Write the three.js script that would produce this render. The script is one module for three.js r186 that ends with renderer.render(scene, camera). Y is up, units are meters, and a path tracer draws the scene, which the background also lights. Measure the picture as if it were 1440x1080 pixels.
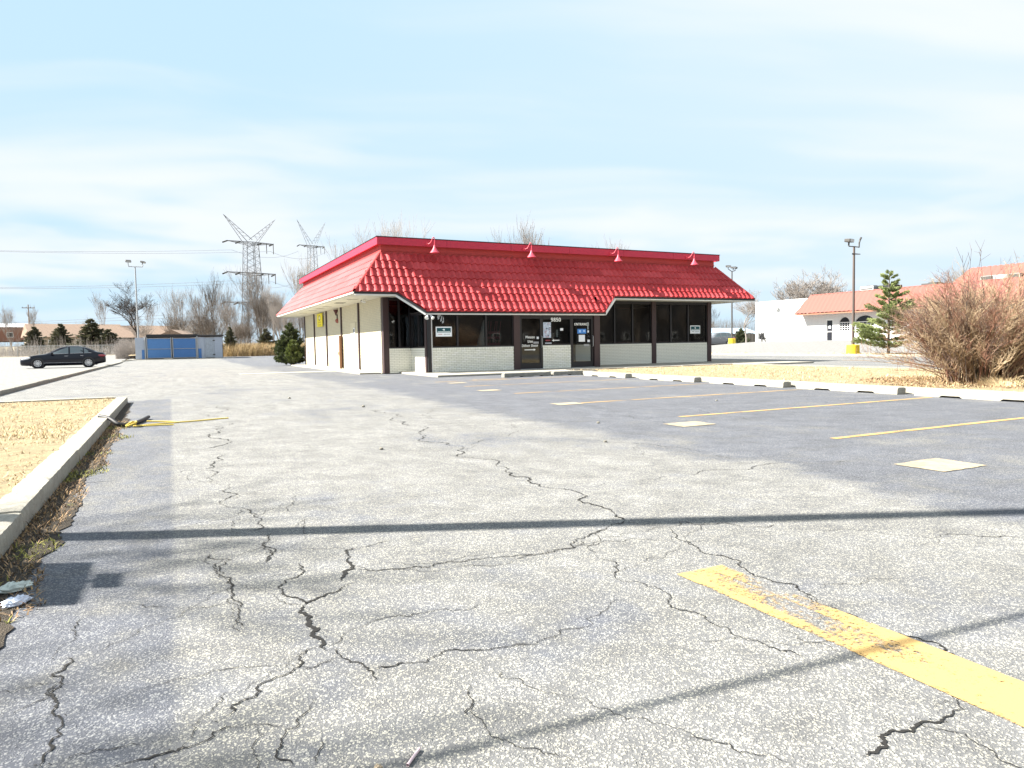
import * as THREE from 'three';
import { mergeGeometries } from 'three/addons/utils/BufferGeometryUtils.js';
import { RoundedBoxGeometry } from 'three/addons/geometries/RoundedBoxGeometry.js';
import { TextGeometry } from 'three/addons/geometries/TextGeometry.js';
import { FontLoader } from 'three/addons/loaders/FontLoader.js';
import { ImprovedNoise } from 'three/addons/math/ImprovedNoise.js';

// ---------------------------------------------------------------- camera, sky, sun, exposure
const scene = new THREE.Scene();
const camera = new THREE.PerspectiveCamera(58.12, 4 / 3, 0.05, 3000);
{
  const yaw = THREE.MathUtils.degToRad(26.246), pitch = THREE.MathUtils.degToRad(3.248), roll = THREE.MathUtils.degToRad(0.963);
  const side = new THREE.Vector3(Math.cos(yaw), 0, Math.sin(yaw)), ahead = new THREE.Vector3(Math.sin(yaw), 0, -Math.cos(yaw)), up = new THREE.Vector3(0, 1, 0);
  const f = ahead.clone().multiplyScalar(Math.cos(pitch)).addScaledVector(up, -Math.sin(pitch));
  const u = up.clone().multiplyScalar(Math.cos(pitch)).addScaledVector(ahead, Math.sin(pitch));
  const r2 = side.clone().multiplyScalar(Math.cos(roll)).addScaledVector(u, -Math.sin(roll));
  const u2 = u.clone().multiplyScalar(Math.cos(roll)).addScaledVector(side, Math.sin(roll));
  camera.position.set(0, 1.05, 0);
  camera.quaternion.setFromRotationMatrix(new THREE.Matrix4().makeBasis(r2, u2, f.clone().negate()));
}
const renderer = new THREE.WebGLRenderer({ antialias: true });
renderer.toneMapping = THREE.LinearToneMapping;
const EXPOSURE = 3.8;
renderer.toneMappingExposure = EXPOSURE;
renderer.shadowMap.enabled = true;

const noiseMaker = new ImprovedNoise();
const N3 = (x, y, z = 0) => noiseMaker.noise(x, y, z);
function fbm(x, y, z = 0, oct = 4) { let s = 0, a = 0.5, f = 1; for (let i = 0; i < oct; i++) { s += a * N3(x * f, y * f, z + i * 7.3); f *= 2.03; a *= 0.5; } return s; }
const ss = (a, b, x) => { const t = Math.min(1, Math.max(0, (x - a) / (b - a))); return t * t * (3 - 2 * t); };
const clamp = (x, a, b) => Math.min(b, Math.max(a, x));
const lerp = (a, b, t) => a + (b - a) * t;
function rng(seed) { let s = seed | 0; return () => { s = (s + 0x6d2b79f5) | 0; let t = Math.imul(s ^ (s >>> 15), 1 | s); t = (t + Math.imul(t ^ (t >>> 7), 61 | t)) ^ t; return ((t ^ (t >>> 14)) >>> 0) / 4294967296; }; }

{ // clear winter sky with veils of cirrus and a low row of small clouds
  const W = 2048, H = 1024, data = new Float32Array(W * H * 4);
  for (let j = 0; j < H; j++) {
    const el = ((j + 0.5) / H - 0.5) * Math.PI, y = Math.sin(el), c = Math.cos(el);
    for (let i = 0; i < W; i++) {
      const az = ((i + 0.5) / W - 0.5) * 2 * Math.PI, x = Math.cos(az) * c, z = Math.sin(az) * c, o = (j * W + i) * 4;
      let r, g, b;
      if (y <= 0) { r = 0.42; g = 0.42; b = 0.42; } else {
        const t = Math.pow(y, 0.55);
        r = lerp(0.66, 0.51, t); g = lerp(0.86, 0.76, t); b = lerp(1.0, 0.98, t);
        // cirrus on a high plane, drawn out along one wind direction
        const k = 1 / (y + 0.10), px = x * k, pz = z * k, ca = Math.cos(0.35), sa = Math.sin(0.35), u = px * ca + pz * sa, v = -px * sa + pz * ca;
        const warp = fbm(u * 0.5, v * 0.5, 3.1, 3);
        let ci = 0.5 + 0.95 * fbm(u * 0.30 + warp * 0.7, v * 1.5 + warp * 0.9, 0.7, 6) + 0.30 * fbm(u * 0.15, v * 0.35, 9.2, 3);
        ci = ss(0.30, 0.95, ci) * 0.95 * lerp(0.45, 1, ss(0.04, 0.26, y));
        // low flat clouds close to the horizon
        const kl = 1 / (y + 0.03), lx = x * kl, lz = z * kl;
        let lo = fbm(lx * 0.55 + 4, lz * 0.55, 21.5, 5) * 1.5 + 0.22;
        lo = ss(0.25, 0.75, lo) * ss(0.02, 0.09, y) * (1 - ss(0.16, 0.30, y)) * 0.75;
        const veil = ss(-0.5, 1.0, (x * 0.897 + z * 0.442) / c) * (0.42 + 0.5 * warp) * ss(0.0, 0.12, y), m = 1 - (1 - ci) * (1 - lo) * (1 - clamp(veil, 0, 0.8));
        r = lerp(r, 0.93, m); g = lerp(g, 0.965, m); b = lerp(b, 1.0, m);
      }
      data[o] = r / 3.6; data[o + 1] = g / 3.6; data[o + 2] = b / 3.6; data[o + 3] = 1;
    }
  }
  const sky = new THREE.DataTexture(data, W, H, THREE.RGBAFormat, THREE.FloatType);
  sky.mapping = THREE.EquirectangularReflectionMapping; sky.magFilter = THREE.LinearFilter; sky.minFilter = THREE.LinearFilter; sky.wrapS = THREE.RepeatWrapping; sky.needsUpdate = true;
  scene.background = sky; scene.environment = sky;
}
const sun = new THREE.DirectionalLight(new THREE.Color().setRGB(1, 0.955, 0.87), 5);
sun.name = 'sun';
sun.position.set(-107, 100, -48); sun.target.position.set(0, 0, 0);
sun.castShadow = true; sun.shadow.mapSize.set(4096, 4096); sun.shadow.radius = 1;
Object.assign(sun.shadow.camera, { left: -90, right: 90, top: 90, bottom: -90, near: 1, far: 400 });
scene.add(sun, sun.target);

// ---------------------------------------------------------------- helpers
const lin = (r, g, b) => new THREE.Color().setRGB(r, g, b);
const names = new Map();
function numbered(name) { const n = names.get(name) ?? 0; names.set(name, n + 1); return n ? name + '_' + String(n).padStart(3, '0') : name; }
function tag(o, label, category, group) { o.userData.label = label; o.userData.category = category; if (group) o.userData.group = group; return o; }
function thing(name, label, category, pos = [0, 0, 0], turn = 0, group) {
  const o = new THREE.Group(); o.name = numbered(name); o.position.set(...pos); o.rotation.y = turn; scene.add(o); return tag(o, label, category, group);
}
function mesh(name, geo, mat, parent, pos, rot) {
  const m = new THREE.Mesh(geo, mat); m.name = parent === scene ? numbered(name) : name; m.castShadow = m.receiveShadow = true;
  if (pos) m.position.set(...pos); if (rot) m.rotation.set(...rot); parent.add(m); return m;
}
function structure(name, geo, mat, parent = scene) { const m = mesh(name, geo, mat, parent); m.userData.kind = 'structure'; return m; }
const clean = (g) => { const q = g.index ? g.toNonIndexed() : g.clone(); for (const k of Object.keys(q.attributes)) if (!['position', 'normal', 'uv', 'color'].includes(k)) q.deleteAttribute(k); return q; };
function merged(list) { const has = list.every((g) => g.attributes.uv), col = list.every((g) => g.attributes.color); return mergeGeometries(list.map((g) => { const q = clean(g); if (!has) q.deleteAttribute('uv'); if (!col) q.deleteAttribute('color'); return q; })); }
const box = (x0, x1, y0, y1, z0, z1) => { const g = new THREE.BoxGeometry(x1 - x0, y1 - y0, z1 - z0).translate((x0 + x1) / 2, (y0 + y1) / 2, (z0 + z1) / 2); return metreUV(g); };
const rbox = (x0, x1, y0, y1, z0, z1, r = 0.01, s = 2) => metreUV(new RoundedBoxGeometry(x1 - x0, y1 - y0, z1 - z0, s, r).translate((x0 + x1) / 2, (y0 + y1) / 2, (z0 + z1) / 2));
function metreUV(g) { // uv in metres from the dominant axis of each face
  g = g.index ? g.toNonIndexed() : g;
  const p = g.attributes.position, uv = new Float32Array(p.count * 2), a = new THREE.Vector3(), b = new THREE.Vector3(), c = new THREE.Vector3();
  for (let i = 0; i < p.count; i += 3) {
    a.fromBufferAttribute(p, i); b.fromBufferAttribute(p, i + 1).sub(a); c.fromBufferAttribute(p, i + 2).sub(a); b.cross(c);
    const ax = Math.abs(b.x), ay = Math.abs(b.y), az = Math.abs(b.z);
    for (let k = 0; k < 3; k++) {
      const x = p.getX(i + k), y = p.getY(i + k), z = p.getZ(i + k), o = (i + k) * 2;
      if (ay >= ax && ay >= az) { uv[o] = x; uv[o + 1] = z; } else if (ax >= az) { uv[o] = z; uv[o + 1] = y; } else { uv[o] = x; uv[o + 1] = y; }
    }
  }
  return g.setAttribute('uv', new THREE.BufferAttribute(uv, 2));
}
class Tubes { // tapered round bars gathered into one geometry
  constructor() { this.p = []; this.n = []; }
  bar(a, b, ra, rb = ra, sides = 5) {
    const d = new THREE.Vector3().subVectors(b, a), len = d.length(); if (len < 1e-6) return this; d.divideScalar(len);
    const u = Math.abs(d.y) < 0.9 ? new THREE.Vector3(0, 1, 0) : new THREE.Vector3(1, 0, 0); u.cross(d).normalize(); const v = new THREE.Vector3().crossVectors(d, u);
    for (let i = 0; i < sides; i++) {
      const t0 = (i / sides) * 2 * Math.PI, t1 = ((i + 1) / sides) * 2 * Math.PI;
      const n0 = [u.x * Math.cos(t0) + v.x * Math.sin(t0), u.y * Math.cos(t0) + v.y * Math.sin(t0), u.z * Math.cos(t0) + v.z * Math.sin(t0)];
      const n1 = [u.x * Math.cos(t1) + v.x * Math.sin(t1), u.y * Math.cos(t1) + v.y * Math.sin(t1), u.z * Math.cos(t1) + v.z * Math.sin(t1)];
      const A0 = [a.x + n0[0] * ra, a.y + n0[1] * ra, a.z + n0[2] * ra], A1 = [a.x + n1[0] * ra, a.y + n1[1] * ra, a.z + n1[2] * ra];
      const B0 = [b.x + n0[0] * rb, b.y + n0[1] * rb, b.z + n0[2] * rb], B1 = [b.x + n1[0] * rb, b.y + n1[1] * rb, b.z + n1[2] * rb];
      this.p.push(...A0, ...A1, ...B1, ...A0, ...B1, ...B0); this.n.push(...n0, ...n1, ...n1, ...n0, ...n1, ...n0);
    }
    return this;
  }
  path(pts, ra, rb = ra, sides = 5) { for (let i = 0; i + 1 < pts.length; i++) this.bar(pts[i], pts[i + 1], lerp(ra, rb, i / (pts.length - 1)), lerp(ra, rb, (i + 1) / (pts.length - 1)), sides); return this; }
  geometry() { const g = new THREE.BufferGeometry(); g.setAttribute('position', new THREE.Float32BufferAttribute(this.p, 3)); g.setAttribute('normal', new THREE.Float32BufferAttribute(this.n, 3)); return g; }
}
const V = (x, y, z) => new THREE.Vector3(x, y, z);

// ---------------------------------------------------------------- textures and materials
function dataTexture(size, fn, srgb = true) {
  const d = new Uint8Array(size * size * 4);
  for (let y = 0; y < size; y++) for (let x = 0; x < size; x++) { const c = fn(x, y), o = (y * size + x) * 4; d[o] = clamp(c[0], 0, 255); d[o + 1] = clamp(c[1], 0, 255); d[o + 2] = clamp(c[2], 0, 255); d[o + 3] = 255; }
  const t = new THREE.DataTexture(d, size, size); t.wrapS = t.wrapT = THREE.RepeatWrapping; t.magFilter = THREE.LinearFilter; t.minFilter = THREE.LinearMipmapLinearFilter; t.generateMipmaps = true;
  if (srgb) t.colorSpace = THREE.SRGBColorSpace; t.needsUpdate = true; return t;
}
const toS = (l) => 255 * (l <= 0.0031308 ? 12.92 * l : 1.055 * Math.pow(l, 1 / 2.4) - 0.055);
// periodic value noise, so that tiles join
function tileNoise(period, seed) { const R = rng(seed), t = new Float32Array(period * period).map(() => R()); return (x, y) => { const xi = Math.floor(x), yi = Math.floor(y), fx = x - xi, fy = y - yi, w = (a) => ((a % period) + period) % period, s = fx * fx * (3 - 2 * fx), q = fy * fy * (3 - 2 * fy); const g = (a, b) => t[w(b) * period + w(a)]; return lerp(lerp(g(xi, yi), g(xi + 1, yi), s), lerp(g(xi, yi + 1), g(xi + 1, yi + 1), s), q); }; }
function aggregate(size, stones, seed, spread) { // stones of many sizes bedded in binder; returns tone and height
  const R = rng(seed), tone = new Float32Array(size * size).fill(0.40), high = new Float32Array(size * size).fill(0.25);
  for (let k = 0; k < stones; k++) {
    const big = R(), rad = 0.8 + 3.0 * Math.pow(big, 3.6), cx = R() * size, cy = R() * size, t = 1 + spread * (R() - 0.5) * 2, e = 0.7 + R() * 0.6, a = R() * 3.14, ca = Math.cos(a), sa = Math.sin(a), h = 0.45 + 0.5 * R();
    for (let y = Math.floor(cy - rad - 1); y <= cy + rad + 1; y++) for (let x = Math.floor(cx - rad - 1); x <= cx + rad + 1; x++) {
      const dx = x - cx, dy = y - cy, q = Math.hypot((dx * ca + dy * sa) / e, (-dx * sa + dy * ca) * e) / rad;
      if (q < 1) { const o = (((y % size) + size) % size) * size + (((x % size) + size) % size); tone[o] = t; high[o] = h * (1 - 0.5 * q * q); }
    }
  }
  return { tone, high };
}
const AG = aggregate(1024, 60000, 11, 0.54);
const agFine = tileNoise(256, 5), agMid = tileNoise(64, 6);
const asphaltMap = dataTexture(1024, (x, y) => { const t = clamp(AG.tone[y * 1024 + x] * (0.86 + 0.2 * agMid(x / 16, y / 16) + 0.12 * agFine(x / 4, y / 4)) * 0.86, 0.04, 1), w = clamp((t - 0.35) * 1.6, 0, 1); return [toS(t * lerp(0.93, 1.02, w)), toS(t * lerp(0.97, 1.0, w)), toS(t * lerp(1.08, 0.93, w))]; });
const asphaltBump = dataTexture(1024, (x, y) => { const h = AG.high[y * 1024 + x] * 235; return [h, h, h]; }, false);
asphaltMap.repeat.set(1 / 1.25, 1 / 1.25); asphaltBump.repeat.set(1 / 1.25, 1 / 1.25);
const n16 = tileNoise(16, 21), n64 = tileNoise(64, 22), n256 = tileNoise(256, 23);
const grain = (amp, size = 512) => dataTexture(size, (x, y) => { const q = size / 256, t = 1 - amp + amp * (0.35 * n16(x / (16 * q), y / (16 * q)) + 0.3 * n64(x / (4 * q), y / (4 * q)) + 0.35 * n256(x / q, y / q)) * 2 * 0.9; const s = toS(clamp(t * 0.9, 0, 1)); return [s, s, s]; });
const grainBump = dataTexture(512, (x, y) => { const t = 255 * (0.3 * n64(x / 8, y / 8) + 0.7 * n256(x / 2, y / 2)); return [t, t, t]; }, false);
const concreteMap = grain(0.46), paintMap = grain(0.12), dirtMap = grain(0.6), woodMap = dataTexture(256, (x, y) => { const t = 0.6 + 0.4 * n256(x, y / 12); const s = toS(t * 0.85); return [s, s, s]; });
concreteMap.repeat.set(0.7, 0.7); paintMap.repeat.set(0.5, 0.5); dirtMap.repeat.set(0.6, 0.6); grainBump.repeat.set(1.5, 1.5);
const std = (color, roughness = 0.8, more = {}) => new THREE.MeshStandardMaterial({ color, roughness, side: THREE.DoubleSide, ...more });
const M = {
  asphalt: std(lin(1, 1, 1), 0.93, { map: asphaltMap, bumpMap: asphaltBump, bumpScale: 0.005, vertexColors: true }),
  concrete: std(lin(0.37, 0.345, 0.29), 0.92, { map: concreteMap, bumpMap: grainBump, bumpScale: 0.004 }),
  oldConcrete: std(lin(0.29, 0.275, 0.24), 0.95, { map: concreteMap, bumpMap: grainBump, bumpScale: 0.008 }),
  grassSoil: std(lin(0.44, 0.345, 0.20), 1, { map: dirtMap, bumpMap: grainBump, bumpScale: 0.02 }),
  land: std(lin(0.27, 0.22, 0.14), 1, { map: dirtMap }),
  palePaving: std(lin(0.215, 0.212, 0.205), 0.95, { map: dirtMap }),
  crack: std(lin(0.012, 0.011, 0.010), 1),
  yellow: std(lin(0.60, 0.43, 0.16), 0.85, { map: dirtMap }),
  cream: std(lin(0.72, 0.66, 0.49), 0.75, { map: paintMap }),
  mortar: std(lin(0.50, 0.47, 0.37), 0.95, { map: paintMap }),
  soffit: std(lin(0.74, 0.71, 0.60), 0.7, { map: paintMap }),
  brown: std(lin(0.055, 0.028, 0.028), 0.55, { map: paintMap }),
  black: std(lin(0.012, 0.012, 0.014), 0.5),
  whiteTrim: std(lin(0.72, 0.72, 0.70), 0.55),
  red: new THREE.MeshPhysicalMaterial({ color: lin(0.50, 0.062, 0.060), roughness: 0.55, specularIntensity: 0.5, map: paintMap, side: THREE.DoubleSide }),
  fascia: std(lin(0.55, 0.022, 0.062), 0.5, { map: paintMap }),
  frame: std(lin(0.012, 0.010, 0.012), 0.45),
  glass: new THREE.MeshPhysicalMaterial({ color: lin(0.62, 0.66, 0.68), roughness: 0.03, transmission: 1, thickness: 0, ior: 1.5, side: THREE.DoubleSide }),
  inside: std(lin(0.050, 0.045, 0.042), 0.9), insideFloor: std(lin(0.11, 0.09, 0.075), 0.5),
  steel: std(lin(0.42, 0.43, 0.44), 0.45, { metalness: 0.6 }), galvanised: std(lin(0.40, 0.41, 0.42), 0.6, { metalness: 0.4 }),
  darkSteel: std(lin(0.06, 0.055, 0.05), 0.6), white: std(lin(0.80, 0.80, 0.78), 0.6), paper: std(lin(0.80, 0.81, 0.84), 0.8),
  bark: std(lin(0.13, 0.105, 0.085), 0.95), greyBark: std(lin(0.27, 0.238, 0.215), 0.95), darkBark: std(lin(0.055, 0.045, 0.04), 0.95), tan: std(lin(0.30, 0.20, 0.11), 0.95), straw: std(lin(0.54, 0.42, 0.245), 0.95),
  wood: std(lin(0.23, 0.18, 0.13), 0.9, { map: woodMap }),
};

// ---------------------------------------------------------------- ground
const Hgt = (x, z) => ss(41, 58, x) * (0.45 + 0.5 * ss(-64, -54, z)) + ss(60, 115, -z) * 0.6 * (1 - ss(30, 50, x)) + ss(120, 260, -z) * 2.6;
function axis(stops) { const out = []; for (let i = 0; i + 1 < stops.length; i++) { const [a, step] = stops[i], b = stops[i + 1][0], n = Math.max(1, Math.round(Math.abs(b - a) / step)); for (let k = 0; k < n; k++) out.push(a + ((b - a) * k) / n); } out.push(stops[stops.length - 1][0]); return out; }
function sheet(xs, zs, lift, colour) {
  const p = [], uv = [], col = [], idx = [], nx = xs.length;
  for (const z of zs) for (const x of xs) { p.push(x, Hgt(x, z) + lift, z); uv.push(x, z); if (colour) col.push(...colour(x, z)); }
  for (let j = 0; j + 1 < zs.length; j++) for (let i = 0; i + 1 < nx; i++) { const a = j * nx + i, b = a + 1, c = a + nx, d = c + 1; idx.push(a, b, c, b, d, c); }
  const g = new THREE.BufferGeometry(); g.setAttribute('position', new THREE.Float32BufferAttribute(p, 3)); g.setAttribute('uv', new THREE.Float32BufferAttribute(uv, 2)); if (colour) g.setAttribute('color', new THREE.Float32BufferAttribute(col, 3)); g.setIndex(idx); g.computeVertexNormals();
  const n = g.attributes.normal; if (n.getY(0) < 0) { for (let i = 0; i < idx.length; i += 3) [idx[i], idx[i + 1]] = [idx[i + 1], idx[i]]; g.setIndex(idx); g.computeVertexNormals(); }
  return g;
}
structure('ground', sheet(axis([[-900, 60], [-120, 8], [140, 60], [900, 60]]), axis([[120, 20], [20, 5], [-160, 12], [-320, 50], [-1200, 50]]), -0.06), M.land);

const rag = (x, z, f) => fbm(x * f, z * f, 1.7, 5);
function lotColour(x, z) { // remains of dark sealer over pale worn stone, in ragged patches
  const n1 = rag(x, z, 0.55), n2 = rag(x * 2.2 + 9, z * 0.7, 0.9), n3 = rag(x + 40, z - 12, 3.1), n4 = rag(x - 7, z + 3, 9);
  let seal = 0;
  if (x < -0.02 + 0.035 * n3 && z > -16.5 + n1) seal = 0.72 + 0.5 * n2 + 0.25 * n3;
  else if (x > 20) seal = 0.25 + 0.7 * n1;
  else {
    const edge = 4.0 + 1.4 * n1 + 0.7 * n3 ;
    seal = (x > edge ? 0.85 * ss(0, 0.9, x - edge) : 0.0) + 0.95 * n1 + 0.6 * n2 + 0.08;
  }
  seal = ss(0.12, 0.88, seal + 0.6 * n4 + 0.55 * n3 + 0.5 * rag(x + 3, z * 1.4 - 8, 1.4));
  const k = 0.95 + 0.40 * n3 + 0.42 * n4;
  return [lerp(0.37, 0.20, seal) * k, lerp(0.357, 0.205, seal) * k, lerp(0.328, 0.225, seal) * k];
}
structure('parking_lot', sheet(axis([[-3.9, 0.16], [-1.2, 0.05], [3.2, 0.09], [8, 0.25], [13, 1], [37.5, 1]]), axis([[14, 1], [0, 0.1], [-0.8, 0.05], [-5, 0.09], [-10, 0.2], [-22, 0.6], [-84, 1]]), 0, lotColour), M.asphalt);
structure('neighbouring_lot', sheet(axis([[-70, 3], [-4.15, 3]]), axis([[-16.6, 3], [-106, 3]]), 0.0), M.palePaving);
structure('side_lot', sheet(axis([[40.6, 1.5], [60.4, 1.5], [95, 4]]), axis([[20, 3], [-76, 3]]), 0.012), M.palePaving);
// ---------------------------------------------------------------- kerbs, islands, pavements
function chipped(L, h, w, seed, slots) { // cast concrete: worn round edges, chips along the arrises
  const g = new THREE.BoxGeometry(L, h, w, Math.ceil(L / 0.05), 6, 6), p = g.attributes.position;
  for (let i = 0; i < p.count; i++) {
    let x = p.getX(i), y = p.getY(i), z = p.getZ(i); const ey = Math.max(0, (y / (h / 2)) * 3 - 2), ez = Math.max(0, (Math.abs(z) / (w / 2)) * 3 - 2), ex = Math.max(0, (Math.abs(x) - L / 2 + 0.03) / 0.03), chip = Math.max(0, N3(x * 5 + seed, z * 9, y * 9 + seed) - 0.18), fine = 0.004 * N3(x * 22, y * 22 + seed, z * 22);
    const r = 0.35 * ey * ez * (0.07 * w + 0.10 * chip) + 0.3 * ex * ey * 0.04; y -= r + 0.3 * fine; z -= Math.sign(z) * (r * 0.8) - fine; x -= Math.sign(x) * ex * (0.01 * ey + 0.3 * chip * 0.1);
    if (slots) { if (y > -h / 2 + 0.02) z *= lerp(1, 0.84, (y + h / 2) / h); else for (const k of [-0.22, 0.22]) if (Math.abs(x - k * L) < 0.18) y = -h / 2 + 0.034; }
    p.setXYZ(i, x, y, z);
  }
  g.computeVertexNormals(); return metreUV(g);
}
function kerb(label, x0, z0, x1, z1, width, height, block, seed, mat = M.concrete, y = 0) {
  const R = rng(seed), t = thing('kerb', label, 'kerb', [x0, y, z0], Math.atan2(-(z1 - z0), x1 - x0)), L = Math.hypot(x1 - x0, z1 - z0), n = Math.max(1, Math.round(L / block)), s = L / n;
  const shared = [0, 1, 2].map((k) => chipped(s - 0.012, height + 0.1, width, seed + k * 7));
  for (let k = 0; k < n; k++) mesh('kerb_block', shared[k % 3], mat, t, [(k + 0.5) * s, height / 2 - 0.05 + (R() - 0.5) * 0.012, (R() - 0.5) * 0.012], [0, (R() - 0.5) * 0.004, 0]);
  return t;
}
kerb('pale concrete kerb edging the near dead lawn, gutter full of weeds', -0.915, 12, -0.915, -16.2, 0.19, 0.125, 2.9, 31);
kerb('short pale concrete kerb across the end of the near dead lawn', -1.02, -16.3, -13, -16.3, 0.2, 0.125, 2.9, 32);
kerb('low broken kerb between the drive and the lot with the black sedan', -3.98, -19.5, -3.98, -74, 0.26, 0.12, 2.4, 33, M.oldConcrete);
kerb('low old kerb turning in toward the blue bin enclosure', -3.98, -74.2, -2.6, -81, 0.26, 0.14, 2.3, 34, M.oldConcrete, 0.06);
kerb('long pale kerb behind the row of parking stops', 12.62, 12, 12.62, -21.6, 0.28, 0.12, 2.75, 35);
kerb('kerb between the dead lawn and the shaded sidewalk', 12.8, -21.72, 20.9, -21.72, 0.2, 0.12, 2.5, 36, M.oldConcrete);
kerb('kerb on the lane side of the lawn with the bare bush', 21.0, 12, 21.0, -21.6, 0.2, 0.12, 2.9, 37, M.oldConcrete);
kerb('kerb along the strip with the yellow lamp base, lane side', 37.6, 10, 37.6, -74, 0.24, 0.14, 2.6, 38, M.concrete);
kerb('kerb along the strip with the yellow lamp base, facing the white building', 40.5, 10, 40.5, -74, 0.24, 0.14, 2.6, 39, M.concrete);

function lawn(name, x0, x1, z0, z1, y, step) {
  const xs = axis([[x0, step], [x1, step]]), zs = axis([[z0, step], [z1, step]]), g = sheet(xs, zs, y), p = g.attributes.position;
  for (let i = 0; i < p.count; i++) p.setY(i, p.getY(i) + 0.035 * fbm(p.getX(i) * 0.7, p.getZ(i) * 0.7, 4.4, 4));
  g.computeVertexNormals(); return structure(name, g, M.grassSoil);
}
lawn('lawn', -13, -1.01, 12, -16.2, 0.095, 0.25);
lawn('lawn', 12.76, 20.9, 12, -21.62, 0.085, 0.25);
lawn('lawn', 37.72, 40.38, 10, -74, 0.09, 0.5);
lawn('lawn', -3.85, 0.5, -80.5, -93, 0.42, 0.5);
structure('sidewalk', merged([rbox(8.0, 25.9, -0.1, 0.07, -27, -21.83, 0.015), rbox(23.9, 26.4, -0.1, 0.066, -40, -27.01, 0.015), rbox(6.55, 7.38, -0.1, 0.055, -43.6, -26.6, 0.015)]), M.concrete);
structure('concrete_apron', merged([rbox(2.6, 6.5, -0.1, 0.012, -31.9, -30.6, 0.004), rbox(-3.6, 6.2, -0.1, 0.22, -81.8, -77.9, 0.01)]), M.concrete);

function blades(name, label, list, mat, kind = 'stuff') { // list: [x, y, z, height, lean, turn, width]
  const g = new THREE.BufferGeometry(); g.setAttribute('position', new THREE.Float32BufferAttribute([-0.5, 0, 0, 0.5, 0, 0, 0.32, 0.55, 0.1, -0.5, 0, 0, 0.32, 0.55, 0.1, -0.3, 0.55, 0.1, -0.3, 0.55, 0.1, 0.32, 0.55, 0.1, 0, 1, 0.34], 3)); g.computeVertexNormals();
  const im = new THREE.InstancedMesh(g, mat, list.length), m = new THREE.Matrix4(), q = new THREE.Quaternion(), e = new THREE.Euler(), c = new THREE.Color(), R = rng(list.length);
  list.forEach(([x, y, z, h, lean, turn, w], i) => { e.set(lean, turn, 0, 'YXZ'); q.setFromEuler(e); m.compose(V(x, y, z), q, V(w, h, h)); im.setMatrixAt(i, m); const k = 0.45 + 0.95 * R(); c.setRGB(k, k * (0.94 + 0.1 * R()), k * (0.85 + 0.25 * R())); im.setColorAt(i, c); });
  im.name = numbered(name); im.castShadow = im.receiveShadow = true; im.userData = { label, category: 'grass', kind }; scene.add(im); return im;
}
{
  const R = rng(71), near = [], right = [], strip = [], weeds = [], green = [];
  for (let k = 0; k < 42000; k++) { const z = -3 - 13.1 * Math.pow(R(), 0.8), x = -1.02 - R() * Math.min(9, 0.6 - z * 0.42); if (fbm(x * 0.8, z * 0.8, 2, 3) > -0.22) near.push([x, 0.085, z, (0.02 + 0.05 * R()) * clamp(1 + 2.4 * fbm(x * 2.6, z * 2.6, 6, 3), 0.4, 2.2), 0.3 + R() * 1.1, R() * 6.28, 0.011]); }
  for (let k = 0; k < 26000; k++) { const z = -21.5 + R() * 17, x = 12.8 + R() * 8; right.push([x, 0.07, z, (0.03 + 0.06 * R()) * clamp(1 + 2.4 * fbm(x * 1.6, z * 1.6, 6, 3), 0.4, 2.2), 0.3 + R() * 1.1, R() * 6.28, 0.012]); }
  for (let k = 0; k < 9000; k++) { const z = -60 + R() * 48, x = 37.8 + R() * 2.5; strip.push([x, Hgt(x, z) + 0.08, z, 0.05 + 0.1 * R(), 0.2 + R(), R() * 6.28, 0.03]); }
  for (let k = 0; k < 6500; k++) { const z = -3.2 - 8.6 * R(), w = 0.5 + fbm(z * 1.3, 4, 3, 3), x = -0.81 + Math.pow(R(), 1.5) * 0.42 * clamp(w, 0.1, 1); (fbm(x * 2, z * 1.5, 8, 3) > 0.08 ? green : weeds).push([x, 0.0, z, 0.02 + 0.05 * R() * R(), 0.2 + R() * 1.2, R() * 6.28, 0.008]); }
  blades('dead_grass', 'short tan dead grass on the near lawn beside the kerb', near, M.straw);
  blades('dead_grass', 'tan dead grass on the lawn round the bare bush', right, M.straw);
  blades('dead_grass', 'tan dead grass on the strip with the yellow lamp base', strip, M.straw);
  blades('gutter_weeds', 'brown dead weeds in the gutter below the near kerb', weeds, M.tan);
  blades('gutter_weeds', 'yellow green moss and weeds in the gutter below the near kerb', green, std(lin(0.24, 0.23, 0.06), 1));
}
{ // soil swept into the gutter, ragged on the lot side
  const R = rng(5), pos = [], uv = [];
  let last = null;
  for (let z = 2; z > -15.8; z -= 0.06) {
    const w = 0.07 + 0.30 * clamp(0.42 + 1.1 * fbm(z * 0.9, 1, 2, 4), 0.05, 1) * ss(-15.8, -11, z) + 0.03 * R(), row = [[-0.825, z], [-0.825 + w, z]];
    if (last) { const a = last[0], b = last[1], c = row[1], d = row[0]; for (const q of [a, b, c, a, c, d]) { pos.push(q[0], 0.006, q[1]); uv.push(q[0], q[1]); } }
    last = row;
  }
  const g = new THREE.BufferGeometry(); g.setAttribute('position', new THREE.Float32BufferAttribute(pos, 3)); g.setAttribute('uv', new THREE.Float32BufferAttribute(uv, 2)); g.computeVertexNormals();
  structure('gutter_soil', g, std(lin(0.075, 0.058, 0.040), 1, { map: dirtMap, bumpMap: grainBump, bumpScale: 0.02 }));
}

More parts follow.
